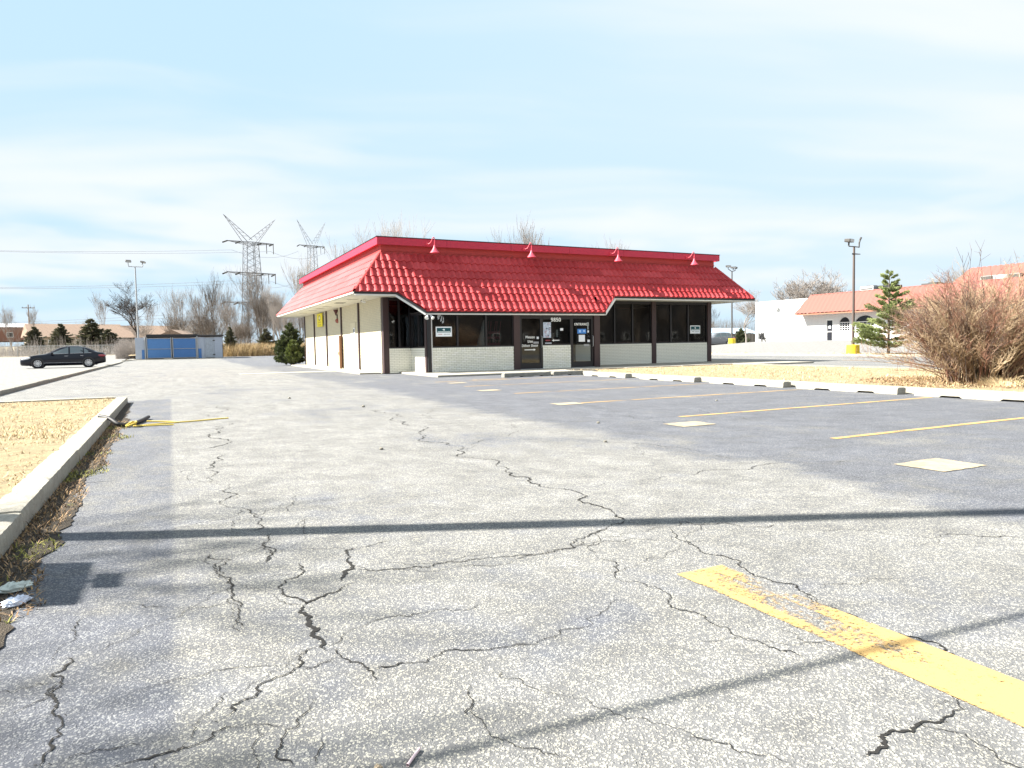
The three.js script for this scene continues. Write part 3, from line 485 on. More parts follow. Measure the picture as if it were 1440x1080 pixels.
flat('sticker', 13.66, 1.20, 0.22, 0.045, std(lin(0.28, 0.05, 0.06), 0.7), winB); flat('sticker', 13.68, 1.09, 0.30, 0.05, std(lin(0.5, 0.52, 0.58), 0.7), winB); flat('sticker', 14.31, 1.64, 0.14, 0.10, M.paper, winB); flat('hanging_tag', 14.11, 1.48, 0.09, 0.3, std(lin(0.38, 0.38, 0.34), 0.8), winB, GZ - 0.03);
const leaseSign = (parent, x, y, w, h, z, flip) => { // white board with a dark green head panel and a bird like mark
  const b = flat('lease_board', x, y, w, h, M.white, parent, z), mat = printed(320, 190, (g) => {
    g.fillStyle = '#f1f5f8'; g.fillRect(0, 0, 320, 190); g.fillStyle = '#0f4a52'; g.fillRect(18, 20, 284, 92); g.fillStyle = '#eef6f6';
    g.beginPath(); g.moveTo(112, 58); g.lineTo(146, 52); g.lineTo(156, 34); g.lineTo(178, 48); g.lineTo(182, 66); g.lineTo(160, 78); g.lineTo(148, 62); g.closePath(); g.fill();
    const R = rng(7); let px = 34; while (px < 285) { const w2 = 5 + R() * 8; g.fillRect(px, 88, w2, 15); px += w2 + 3; } g.fillStyle = flip ? '#55606a' : '#b06a70'; px = 44; while (px < 285) { const w2 = 4 + R() * 7; if (px > 130) g.fillStyle = '#77828c'; if (Math.abs(px - 140) > 14) g.fillRect(px, 140, w2, 14); px += w2 + 3; }
  });
  mesh('print', new THREE.PlaneGeometry(w - 0.012, h - 0.012), mat, parent, [x, y, z + 0.0052]); return b;
};
leaseSign(winA, 9.21, 1.585, 0.64, 0.37, GZ, false); leaseSign(winD, 22.89, 1.64, 0.62, 0.39, ZM - 0.0655, true);
{ // peeled film left high on the first pane
  const R = rng(12), g = []; for (const [cx, cy, n] of [[9.02, 2.12, 9], [9.16, 1.95, 6]]) for (let k = 0; k < n; k++) { const s = new THREE.Shape(), x = cx + (R() - 0.5) * 0.18, y = cy + (R() - 0.5) * 0.2; s.moveTo(x, y); s.lineTo(x + 0.03 + 0.05 * R(), y + 0.02 * R()); s.lineTo(x + 0.05 * R() + 0.03, y + 0.1 + 0.06 * R()); s.lineTo(x + 0.01, y + 0.07); s.closePath(); g.push(new THREE.ShapeGeometry(s).translate(0, 0, GZ + 0.0005 * k + 0.001)); }
  mesh('peeled_film', merged(g), std(lin(0.38, 0.40, 0.42), 0.7), winA);
}
// dark room behind the glass with what stands in it
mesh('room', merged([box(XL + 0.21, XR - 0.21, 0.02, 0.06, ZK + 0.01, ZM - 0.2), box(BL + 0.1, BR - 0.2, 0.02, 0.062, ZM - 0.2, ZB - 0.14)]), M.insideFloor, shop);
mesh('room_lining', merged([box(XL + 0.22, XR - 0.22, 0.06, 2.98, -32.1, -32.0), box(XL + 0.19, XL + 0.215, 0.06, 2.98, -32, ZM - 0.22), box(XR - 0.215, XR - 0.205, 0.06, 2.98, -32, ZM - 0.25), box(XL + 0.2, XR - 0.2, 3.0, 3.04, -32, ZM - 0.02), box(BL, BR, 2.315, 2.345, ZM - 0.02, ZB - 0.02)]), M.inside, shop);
{
  const R = rng(51);
  const bits = new Tubes(); for (let k = 0; k < 5; k++) { const x = 11.35 + 0.13 * k; bits.bar(V(x, 0.9, -25.3), V(x + 0.2 * R(), 2.0, -25.1), 0.02, 0.02, 5); } mesh('stacked_chairs', merged([bits.geometry(), ...[1.05, 1.3, 1.5].map((y, i) => rbox(11.2 + 0.06 * i, 11.85, y, y + 0.09, -25.5, -25.0, 0.02).deleteAttribute('uv'))]), std(lin(0.22, 0.05, 0.06), 0.6), shop);
  mesh('folded_parasol', new THREE.LatheGeometry([[0.015, 0], [0.02, 0.5], [0.22, 0.56], [0.15, 1.0], [0.06, 1.5], [0.015, 1.75]].map(([r, y]) => new THREE.Vector2(r, y)), 12).translate(11.05, 0.3, -25.1).applyMatrix4(new THREE.Matrix4().makeShear(0, 0, 0.12, 0, 0, 0)), std(lin(0.42, 0.42, 0.38), 0.8), shop).position.set(-0.12, 0, 0);
  mesh('dining_booths', merged([0, 1, 2].map((k) => rbox(17 + 2.1 * k, 18.2 + 2.1 * k, 0.06, 1.12, -27.6, -27.4, 0.04))), std(lin(0.10, 0.03, 0.03), 0.6), shop);
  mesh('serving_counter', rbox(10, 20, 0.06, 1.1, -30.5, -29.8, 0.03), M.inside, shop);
}

// ---------------------------------------------------------------- roof
const EL = 6.018, ER = 25.3, EF = -24.82, EB = -44.6, TL = 7.35, TR = 23.985, TF = -26.086, TB = -43.27;
const PITCH = 0.27, COURSE = 0.42;
function tilePanel(nWaves, u0, left, right) { // local x along the eave, y off the roof, z down the slope; left/right(v) trim the hips
  const rows = [0, 0.5, 1], seg = nWaves * 8, W = nWaves * PITCH, p = [], idx = [], wave = (u) => { const c = 0.5 + 0.5 * Math.cos((2 * Math.PI * u) / PITCH); return 0.078 * Math.pow(c, 0.8); };
  const rowN = rows.length + 1;
  for (let r = 0; r < rowN; r++) { const t = r < rows.length ? rows[r] : 1, v = t * (COURSE + 0.01); for (let i = 0; i <= seg; i++) { let u = (i / seg) * W; u = clamp(u, left ? left(v) : 0, right ? right(v) : W); const y = r < rows.length ? 0.02 + 0.034 * t + wave(u + u0) : 0.012 + wave(u + u0) * 0.55; p.push(u, y, v); } }
  for (let r = 0; r + 1 < rowN; r++) for (let i = 0; i < seg; i++) { const a = r * (seg + 1) + i, b = a + 1, c = a + seg + 1, d = c + 1; idx.push(a, c, b, b, c, d); }
  const g = new THREE.BufferGeometry(); g.setAttribute('position', new THREE.Float32BufferAttribute(p, 3)); g.setIndex(idx); const q = g.toNonIndexed(); // the nose of each course keeps a crisp edge
  const skirt = (rowN - 2) * seg * 6, nrm = new Float32Array(q.attributes.position.count * 3); g.computeVertexNormals();
  const smooth = g.clone(); smooth.setIndex(idx.slice(0, skirt)); smooth.computeVertexNormals(); const gn = smooth.attributes.normal; q.computeVertexNormals(); const fn = q.attributes.normal;
  for (let k = 0; k < idx.length; k++) { const s = k < skirt ? gn : null; nrm.set(s ? [s.getX(idx[k]), s.getY(idx[k]), s.getZ(idx[k])] : [fn.getX(k), fn.getY(k), fn.getZ(k)], k * 3); }
  q.setAttribute('normal', new THREE.BufferAttribute(nrm, 3)); const uv = new Float32Array(q.attributes.position.count * 2); for (let k = 0; k < uv.length / 2; k++) { uv[2 * k] = q.attributes.position.getX(k); uv[2 * k + 1] = q.attributes.position.getZ(k); } q.setAttribute('uv', new THREE.BufferAttribute(uv, 2));
  return q;
}
const fullPanel = tilePanel(4, 0), tileR = rng(66), roofMap = grain(0.3); roofMap.repeat.set(0.8, 0.8);
const tileReds = [0.86, 0.95, 1, 1.06, 1.14].map((k) => new THREE.MeshPhysicalMaterial({ color: lin(0.53 * k, 0.056 * k * k, 0.061 * k * k), roughness: 0.52 + 0.1 * (k - 0.86), specularIntensity: 0.5, map: roofMap, side: THREE.DoubleSide }));
function slope(origin, u, n, d, width, vEnd, Lb, Rb, endAt) { // one sloping face laid with pressed tile panels
  const basis = new THREE.Matrix4().makeBasis(u, n, d).setPosition(origin), deckPts = [];
  const N = 24; for (let k = 0; k <= N; k++) deckPts.push([Lb((k / N) * vEnd), (k / N) * vEnd]); for (let k = N; k >= 0; k--) deckPts.push([Rb((k / N) * vEnd), (k / N) * vEnd]);
  const s = new THREE.Shape(deckPts.map(([a, b]) => new THREE.Vector2(a, b))), deckG = new THREE.ExtrudeGeometry(s, { depth: 0.03, bevelEnabled: false }).rotateX(Math.PI / 2).translate(0, 0.0, 0);
  const deck = mesh('roof_slope', metreUV(deckG).applyMatrix4(basis), M.red, shop), W = 4 * PITCH;
  for (let c = 0; c * COURSE < vEnd - 0.02; c++) {
    const v0 = c * COURSE, v1 = Math.min(v0 + COURSE + 0.01, vEnd + 0.03), lo = Math.min(Lb(v0), Lb(v1)), hi = Math.max(Rb(v0), Rb(v1));
    for (let k = Math.floor(lo / W); k * W < hi; k++) {
      const a = k * W, cut = a < Math.max(Lb(v0), Lb(v1)) || a + W > Math.min(Rb(v0), Rb(v1)) || v0 + COURSE > vEnd + 0.02;
      let g = fullPanel; if (cut) { g = tilePanel(4, 0, (v) => clamp(Lb(Math.min(v0 + v, vEnd)) - a, 0, W), (v) => clamp(Rb(Math.min(v0 + v, vEnd)) - a, 0, W)); if (v0 + COURSE > vEnd + 0.02) { const p = g.attributes.position, f = (vEnd + 0.03 - v0) / (COURSE + 0.01); for (let i = 0; i < p.count; i++) p.setZ(i, p.getZ(i) * f); } g.computeBoundingBox(); if (g.boundingBox.max.x - g.boundingBox.min.x < 0.03) continue; }
      const m = mesh('tile_panel', g, tileReds[Math.floor(tileR() * 5)], deck); m.matrix.copy(basis).multiply(new THREE.Matrix4().makeTranslation(a, 0.004 * (tileR() - 0.5), v0 + 0.008 * (tileR() - 0.5))); m.matrix.decompose(m.position, m.quaternion, m.scale);
    }
  }
  return deck;
}
{
  const dz = EF - TF, dy = HRT - HE, len = Math.hypot(dz, dy), sn = dy / len, cs = dz / len, ext = (HE - HLOW) / sn, V1 = len, V2 = len + ext;
  const l = (v) => (v <= V1 ? lerp(0, EL - TL, v / V1) : lerp(7.56, 8.47, (v - V1) / ext) - TL), r = (v) => (v <= V1 ? lerp(TR, ER, v / V1) - TL : lerp(17.22, 16.34, (v - V1) / ext) - TL);
  // upper part of the front slope, then the lower apron over the door bay
  slope(V(TL, HRT, TF), V(1, 0, 0), V(0, cs, sn), V(0, -sn, cs), TR - TL, V1, (v) => l(Math.min(v, V1)), (v) => r(Math.min(v, V1)));
  const o = V(TL, HRT, TF).addScaledVector(V(0, -sn, cs), V1 - 0.0);
  slope(o, V(1, 0, 0), V(0, cs, sn), V(0, -sn, cs), 10, ext, (v) => lerp(7.56, 8.47, clamp(v / ext, 0, 1)) - TL, (v) => lerp(17.22, 16.34, clamp(v / ext, 0, 1)) - TL);
  // the side and rear slopes
  const dx = TL - EL, ls = Math.hypot(dx, dy), s2 = dy / ls, c2 = dx / ls;
  slope(V(TL, HRT, TB), V(0, 0, 1), V(-s2, c2, 0), V(-c2, -s2, 0), TF - TB, ls, (v) => lerp(0, EB - TB, v / ls), (v) => TF - TB + lerp(0, EF - TF, v / ls));
  slope(V(TR, HRT, TF), V(0, 0, -1), V(s2, c2, 0), V(c2, -s2, 0), TF - TB, ls, (v) => lerp(0, -(EF - TF), v / ls), (v) => TF - TB + lerp(0, TB - EB, v / ls));
  // hip caps
  const cap = (a, b) => mesh('hip_cap', new Tubes().path([a, b], 0.075, 0.075, 10).geometry(), M.red, shop);
  cap(V(TL, HRT + 0.03, TF), V(EL + 0.03, HE + 0.06, EF - 0.03)); cap(V(TR, HRT + 0.03, TF), V(ER - 0.03, HE + 0.06, EF - 0.03));
  // gutters, drip edges and soffits
  mesh('gutter', merged([rbox(EL - 0.03, 7.56, HE - 0.07, HE + 0.02, EF - 0.03, EF + 0.05, 0.012), rbox(17.22, ER + 0.03, HE - 0.07, HE + 0.02, EF - 0.03, EF + 0.05, 0.012), rbox(8.44, 16.36, HLOW - 0.06, HLOW + 0.01, -24.27, -24.19, 0.012)]), M.black, shop);
  mesh('gutter', rbox(EL - 0.05, EL + 0.02, HE - 0.06, HE + 0.015, EB, EF - 0.031, 0.012), M.soffit, shop);
  mesh('gutter', rbox(EL - 0.05, XL, HE - 0.09, HE - 0.02, EB - 0.06, EB, 0.012), M.black, shop);
  const rail = (a, b, h, t, mat) => { const d = b.clone().sub(a), L = d.length(), g = new RoundedBoxGeometry(L, h, t, 1, 0.008); const m = mesh('rake_board', metreUV(g), mat, shop); m.position.copy(a.clone().add(b).multiplyScalar(0.5)); m.quaternion.setFromUnitVectors(V(1, 0, 0), d.normalize()); };
  rail(V(7.54, 2.93, EF + 0.01), V(8.47, 2.22, -24.22), 0.09, 0.04, M.whiteTrim); rail(V(7.53, 3.02, EF + 0.02), V(8.46, 2.31, -24.20), 0.07, 0.05, M.black);
  rail(V(16.33, 2.26, -24.22), V(17.24, 2.95, EF + 0.01), 0.12, 0.04, M.whiteTrim);
  mesh('drip_edge', merged([rbox(8.5, 16.32, HLOW - 0.115, HLOW - 0.06, -24.262, -24.225, 0.006), rbox(17.25, ER, HE - 0.125, HE - 0.07, EF - 0.02, EF + 0.02, 0.006), rbox(EL, 7.55, HE - 0.125, HE - 0.07, EF - 0.02, EF + 0.02, 0.006)]), M.whiteTrim, shop);
  const sof = mesh('soffit', merged([box(EL, XL + 0.02, HE - 0.085, HE - 0.06, EB + 0.0, EF - 0.03), box(XL + 0.02, ER - 0.02, HE - 0.085, HE - 0.06, ZM - 0.1, EF - 0.03), box(XR - 0.05, ER - 0.02, HE - 0.085, HE - 0.06, EB, ZM - 0.1)]), M.soffit, shop);
  for (const [z, w, dirty] of [[-27.6, 0.5, 0], [-29.9, 0.55, 1], [-32.6, 0.3, 0], [-34.4, 0.5, 0], [-36.2, 0.3, 0], [-39.0, 0.3, 0]]) mesh('soffit_vent', rbox(6.4, 6.8, HE - 0.094, HE - 0.083, z - w / 2, z + w / 2, 0.003), dirty ? M.darkSteel : std(lin(0.42, 0.40, 0.33), 0.9), sof);
}
// band below the fascia, the fascia itself with joints, dark coping, flat roof
mesh('parapet_band', merged([box(TL + 0.02, TR - 0.02, HRT - 0.12, HFB + 0.05, TF - 0.2, TF - 0.02), box(TL + 0.02, TL + 0.2, HRT - 0.12, HFB + 0.05, TB + 0.02, TF - 0.201), box(TR - 0.2, TR - 0.02, HRT - 0.12, HFB + 0.05, TB + 0.02, TF - 0.201), box(TL + 0.2, TR - 0.2, HRT - 0.12, HFB + 0.05, TB + 0.02, TB + 0.2)]), M.red, shop);
mesh('band_lip', rbox(TL + 0.01, TR - 0.01, 4.72, 4.75, TF - 0.025, TF + 0.012, 0.006), M.red, shop);
{
  const FL = 7.177, FR = 24.159, FF = -25.912, FB = -43.416, cuts = (a, b, n) => Array.from({ length: n + 1 }, (_, i) => lerp(a, b, i / n));
  const xs = cuts(FL, FR, 6), zs = cuts(FB, FF, 6);
  for (let i = 0; i < 6; i++) { mesh('fascia_panel', rbox(xs[i] + (i ? 0.004 : 0), xs[i + 1] - 0.004, HFB, HT - 0.02, FF - 0.06, FF, 0.006), M.fascia, shop); mesh('fascia_panel', rbox(FL, FL + 0.06, HFB, HT - 0.02, zs[i] + 0.004, zs[i + 1] - (i === 5 ? 0.062 : 0.004), 0.006), M.fascia, shop); mesh('fascia_panel', rbox(FR - 0.06, FR, HFB, HT - 0.02, zs[i] + 0.004, zs[i + 1] - (i === 5 ? 0.062 : 0.004), 0.006), M.fascia, shop); }
  mesh('coping', merged([rbox(FL - 0.02, FR + 0.02, HT - 0.018, HT + 0.012, FF - 0.2, FF + 0.02, 0.006), rbox(FL - 0.02, FL + 0.2, HT - 0.018, HT + 0.011, FB, FF - 0.201, 0.006), rbox(FR - 0.2, FR + 0.02, HT - 0.018, HT + 0.011, FB, FF - 0.201, 0.006), rbox(FL - 0.02, FR + 0.02, HT - 0.018, HT + 0.012, FB - 0.2, FB - 0.001, 0.006)]), M.black, shop);
  mesh('fascia_soffit', merged([box(FL + 0.06, FR - 0.06, HFB + 0.03, HFB + 0.05, TF - 0.02, FF - 0.06), box(FL + 0.06, TL + 0.02, HFB + 0.03, HFB + 0.05, FB, TF - 0.021)]), M.red, shop);
  mesh('flat_roof', box(TL, TR, 4.98, 5.02, TB, TF - 0.02), M.darkSteel, shop);
  for (const x of [9.33, 13.59, 17.94, 22.26]) { // gooseneck lamps over the front
    const t = thing('gooseneck_lamp', { 9.33: 'red bell shade gooseneck lamp on the fascia closest to the sunlit roof corner', 13.59: 'red bell shade gooseneck lamp on the fascia above the number 9850', 17.94: 'red bell shade gooseneck lamp on the fascia above the end of the low eave', 22.26: 'red bell shade gooseneck lamp on the fascia closest to the white building' }[x], 'wall lamp', [x, 0, FF], 0, 'gooseneck lamps on the fascia');
    const pink = std(lin(0.70, 0.07, 0.11), 0.45), arm = new THREE.CatmullRomCurve3([V(-0.16, 5.04, 0.005), V(-0.16, 5.02, 0.12), V(-0.1, 5.05, 0.2), V(-0.03, 5.2, 0.27), V(0.01, 5.28, 0.30), V(0.04, 5.2, 0.31), V(0.04, 4.94, 0.31)]);
    mesh('arm', new THREE.TubeGeometry(arm, 26, 0.017, 7), pink, t); mesh('mount', new THREE.CylinderGeometry(0.06, 0.06, 0.025, 14).rotateX(Math.PI / 2).translate(-0.16, 5.04, 0.0135), pink, t);
    mesh('shade', new THREE.LatheGeometry([[0.025, 0.30], [0.04, 0.26], [0.055, 0.2], [0.12, 0.1], [0.19, 0.015], [0.2, 0], [0.185, 0.0], [0.11, 0.095], [0.04, 0.2]].map(([a, b]) => new THREE.Vector2(a, b)), 24).translate(0.04, 4.66, 0.31), pink, t);
  }
}
// fittings on the walls
{
  const t = thing('floodlight', 'white twin floodlight on the corner post above the downspout', 'floodlight', [8.58, 2.18, ZB + 0.045]);
  mesh('junction_box', new THREE.CylinderGeometry(0.07, 0.07, 0.05, 14).rotateX(Math.PI / 2).translate(0, 0, 0.025), M.white, t);
  for (const s of [-1, 1]) mesh('lamp_head', new THREE.LatheGeometry([[0.0, 0], [0.04, 0.0], [0.045, 0.06], [0.075, 0.13], [0.07, 0.135], [0, 0.11]].map(([a, b]) => new THREE.Vector2(a, b)), 14).rotateX(2.3).rotateY(s * 0.6).translate(s * 0.07, -0.02, 0.07), M.white, t);
  const c = thing('security_camera', 'small white security camera under the eave at the wall corner', 'camera', [XL - 0.35, HE - 0.085, -27.5]);
  mesh('mount', new THREE.CylinderGeometry(0.05, 0.05, 0.03, 12).translate(0, -0.015, 0), M.white, c); mesh('housing', new THREE.CapsuleGeometry(0.05, 0.1, 4, 10).rotateZ(1.3).translate(-0.04, -0.09, 0.02), M.white, c); mesh('lens', new THREE.CylinderGeometry(0.035, 0.035, 0.012, 10).rotateZ(1.3).translate(-0.143, -0.062, 0.02), M.black, c);
  const y = thing('yellow_sign', 'yellow sign with a round emblem hung on the brick side wall', 'sign', [XL - 0.06, 2.55, -38.2], -Math.PI / 2);
  mesh('board', rbox(-0.72, 0.72, -0.36, 0.36, 0.0, 0.03, 0.008), std(lin(0.72, 0.62, 0.03), 0.6), y);
  mesh('print', new THREE.PlaneGeometry(1.4, 0.70), printed(400, 200, (g) => { g.fillStyle = '#efe02c'; g.fillRect(0, 0, 400, 200); g.strokeStyle = '#57531c'; g.lineWidth = 13; g.beginPath(); g.ellipse(200, 66, 66, 33, 0, 0, 7); g.stroke(); g.fillStyle = '#fbf6c8'; g.beginPath(); g.ellipse(200, 66, 54, 26, 0, 0, 7); g.fill(); g.fillStyle = '#4a4716'; g.fillRect(178, 61, 46, 9); g.fillStyle = '#b79c10'; const R = rng(4); for (const yy of [124, 134, 164, 174]) { let px = 96; while (px < 310) { const w = 6 + R() * 12; g.fillRect(px, yy, w, 6); px += w + 5; } } }), y, [0, 0, 0.0325]);
  mesh('bracket', merged([box(0.74, 1.2, 0.26, 0.29, -0.02, 0.01), box(0.74, 1.2, -0.29, -0.26, -0.02, 0.01)]), M.galvanised, y);
  const b = thing('alarm_bell', 'rusty red brown alarm horn and bell fixed high on the brick side wall', 'alarm bell', [XL - 0.004, 2.62, -34.1], -Math.PI / 2);
  mesh('horn', new THREE.LatheGeometry([[0.02, 0], [0.05, 0.1], [0.13, 0.28], [0.12, 0.28]].map(([a, c2]) => new THREE.Vector2(a, c2)), 12).translate(0, 0, 0.08), std(lin(0.10, 0.03, 0.03), 0.7), b); mesh('bell', new THREE.SphereGeometry(0.12, 14, 8, 0, 6.3, 0, 1.6).rotateX(Math.PI / 2).translate(0, -0.26, 0), std(lin(0.30, 0.10, 0.08), 0.6), b); mesh('bracket', box(-0.02, 0.02, -0.15, 0.05, 0, 0.05), M.darkSteel, b);
  const d = thing('side_door', 'cream painted flush service door with a narrow white framed window', 'door', [XL - 0.012, 0.06, -30.95], -Math.PI / 2);
  mesh('leaf', rbox(-0.48, 0.48, 0.02, 2.1, -0.02, 0.012, 0.006), M.cream, d); const fr = mesh('window_frame', merged([rbox(0.14, 0.44, 0.98, 1.86, 0.013, 0.04, 0.008)]), M.white, d); mesh('pane', rbox(0.19, 0.39, 1.04, 1.80, 0.041, 0.047, 0.002), std(lin(0.20, 0.24, 0.28), 0.1), fr); mesh('handle', new THREE.SphereGeometry(0.035, 10, 8).translate(-0.4, 0.98, 0.04), M.steel, d);
  for (const [z, yy] of [[-34.15, 0.78], [-42.3, 0.8]]) tag(mesh('outlet_box', rbox(XL - 0.05, XL - 0.001, yy - 0.08, yy + 0.08, z - 0.07, z + 0.07, 0.01), std(lin(0.52, 0.46, 0.34), 0.7), scene), z > -40 ? 'small tan outlet box low on the brick side wall beside the brown pipe' : 'small tan outlet box low on the brick side wall near the evergreen shrub', 'outlet box');
}
// ---------------------------------------------------------------- plants
function bareTree(seed, H, o = {}) { // returns [trunk, crown] geometries, base at the origin
  const R = rng(seed), trunk = new Tubes(), crown = new Tubes(), { spread = 0.55, trunkR = H * 0.017, fork = 0.3, levels = 5, kids = 3, up = 0.25, thin = 0.008, bend = 0.25, len = 0.36 } = o;
  function grow(p, dir, length, rad, lvl, out) {
    const n = lvl > 2 ? 4 : 3, pts = [p.clone()]; let d = dir.clone(), q = p.clone();
    for (let i = 0; i < n; i++) { d.add(V((R() - 0.5) * bend, (R() - 0.5) * bend * 0.5 + up * 0.12, (R() - 0.5) * bend)).normalize(); q = q.clone().addScaledVector(d, length / n); pts.push(q); }
    const end = Math.max(thin, rad * 0.62); out.path(pts, rad, end, lvl > 3 ? 6 : lvl > 1 ? 4 : 3);
    if (lvl <= 0) return;
    const k = kids + (R() < 0.4 ? 1 : 0);
    for (let i = 0; i < k; i++) {
      const t = i === 0 ? 1 : 0.35 + 0.65 * R(), f = t * n, a = Math.min(n - 1, Math.floor(f)), at = pts[a].clone().lerp(pts[a + 1], f - a), az = R() * 6.283, sp = spread * (i === 0 ? 0.45 : 0.8 + 0.6 * R());
      const side = V(Math.cos(az), 0.1, Math.sin(az)), nd = d.clone().multiplyScalar(Math.cos(sp)).addScaledVector(side, Math.sin(sp)).addScaledVector(V(0, 1, 0), up * 0.3).normalize();
      grow(at, nd, length * (0.58 + 0.3 * R()), Math.max(thin, end * (i === 0 ? 0.95 : 0.5 + 0.3 * R())), lvl - 1, crown);
    }
  }
  const base = H * fork; trunk.path([V(0, -0.15, 0), V(0, base * 0.5, 0)], trunkR * 1.25, trunkR, 8);
  const stems = o.stems ?? 1;
  for (let s = 0; s < stems; s++) grow(V(0, base * 0.5, 0), V((R() - 0.5) * (stems > 1 ? 0.7 : 0.15), 1, (R() - 0.5) * (stems > 1 ? 0.7 : 0.15)).normalize(), H * len, trunkR * (stems > 1 ? 0.75 : 1), levels, s ? crown : trunk);
  const A = trunk.geometry(), B = crown.geometry(); B.computeBoundingBox(); const k = H / B.boundingBox.max.y; return [A.scale(k, k, k), B.scale(k, k, k)];
}
function treeThing(name, label, category, geos, mats, pos, turn, scale, group) { const t = thing(name, label, category, pos, turn, group); t.scale.set(...(Array.isArray(scale) ? scale : [scale, scale, scale])); mesh('trunk', geos[0], mats[0], t); mesh('crown', geos[1], mats[1], t); return t; }
const onGround = (x, z, d = 0.05) => [x, Hgt(x, z) - d, z];
const kinds = {
  wide: bareTree(7, 9.5, { spread: 0.75, fork: 0.34, levels: 6, kids: 3, bend: 0.5, up: 0.18, thin: 0.012, len: 0.3 }),
  tall: bareTree(21, 12, { spread: 0.36, fork: 0.3, levels: 5, kids: 3, bend: 0.16, up: 0.6, thin: 0.010, len: 0.34, trunkR: 0.11 }),
  vase: bareTree(33, 11, { spread: 0.42, fork: 0.2, levels: 5, kids: 3, bend: 0.2, up: 0.5, thin: 0.010, stems: 3, trunkR: 0.15 }),
  scrub: bareTree(45, 6, { spread: 0.5, fork: 0.12, levels: 4, kids: 3, bend: 0.3, up: 0.4, thin: 0.010, stems: 6, trunkR: 0.06 }),
  round: bareTree(58, 11.5, { spread: 0.62, fork: 0.2, levels: 6, kids: 3, bend: 0.22, up: 0.3, thin: 0.017, stems: 4, trunkR: 0.28, len: 0.3 }),
};
treeThing('bare_tree', 'dark bare tree with crooked spreading limbs behind the tall floodlight pole', 'tree', kinds.wide, [M.darkBark, M.darkBark], onGround(-3.6, -97), 0.8, [1.0, 0.98, 1.0]);
treeThing('bare_tree', 'large round crowned bare tree rising behind the white building', 'tree', kinds.round, [M.greyBark, M.greyBark], onGround(83, -72), 0.3, [1.25, 0.98, 1.25]);
treeThing('bare_tree', 'bare tree with leaning limb at the end of the white building', 'tree', kinds.wide, [M.greyBark, M.greyBark], onGround(71, -71), 2.1, 0.82);
treeThing('bare_tree', 'bare tree showing above the tiled roof of the white building', 'tree', kinds.vase, [M.greyBark, M.greyBark], onGround(89, -52), 1.1, 0.9);
for (const [x, z, k, s, t] of [[20.8, -74, 'vase', 1.5, 0.2], [17, -70, 'tall', 1.15, 1.9], [24.5, -76, 'vase', 1.15, 1.3], [34.7, -68, 'tall', 1.28, 1.4], [36.8, -66.5, 'vase', 1.36, 2.9], [31, -70, 'scrub', 1.95, 0.5], [44.7, -66, 'vase', 1.27, 0.7], [48.5, -67, 'scrub', 1.85, 2.2], [41, -69, 'scrub', 1.9, 2.6]]) treeThing('bare_tree', 'bare tree whose top shows above the red restaurant roof', 'tree', kinds[k], [M.greyBark, M.greyBark], onGround(x, z), t, s, 'bare trees behind the restaurant');
{ // the wood beyond the reeds
  const R = rng(808);
  for (let i = 0; i < 46; i++) { const f = R(), x = 1 + 19 * f + (R() - 0.5) * 2, z = -103 - 22 * R() + 10 * f, k = ['tall', 'vase', 'scrub', 'scrub', 'tall'][i % 5], s = (k === 'scrub' ? 0.95 + 0.55 * R() : 0.62 + 0.6 * R()) * (f > 0.55 ? 1.0 : 0.85); treeThing('bare_tree', 'thin grey bare tree in the wood behind the dry reeds', 'tree', kinds[k], i % 3 ? [M.greyBark, M.greyBark] : [M.bark, M.bark], onGround(x, z), R() * 6.28, s, 'bare trees of the wood behind the reeds'); }
  for (let i = 0; i < 22; i++) { const x = 62 + 26 * R(), z = -88 - 22 * R(), k = ['scrub', 'vase', 'scrub'][i % 3]; treeThing('bare_tree', 'grey bare tree in the thicket behind the board fence', 'tree', kinds[k], [M.greyBark, M.bark], onGround(x, z), R() * 6.28, 0.9 + 0.5 * R(), 'bare trees behind the board fence'); }
  for (let i = 0; i < 16; i++) { const x = -62 + 60 * R(), z = -135 - 40 * R(), k = ['scrub', 'tall', 'vase', 'scrub'][i % 4]; treeThing('bare_tree', 'grey bare tree standing beyond the chain link fence', 'tree', kinds[k], [M.greyBark, M.greyBark], onGround(x, z), R() * 6.28, (k === 'scrub' ? 1.0 : 0.7) + 0.4 * R(), 'bare trees beyond the chain link fence'); }
  // across the street, behind the photographer: what the shop windows mirror
  for (let i = 0; i < 16; i++) treeThing('bare_tree', 'bare street tree across the road facing the restaurant', 'tree', kinds[['round', 'wide', 'vase'][i % 3]], [M.bark, M.bark], [-30 + i * 9 + 4 * R(), -0.1, 52 + 12 * R()], R() * 6.28, 0.85 + 0.4 * R(), 'street trees across the road');
  treeThing('bare_tree', 'tall bare tree on the lawn beside the lamp post, limbs over the lot', 'tree', kinds.wide, [M.bark, M.bark], [-12.7, 0.05, -8.3], 0.4, [1.3, 1.36, 1.3]);
}
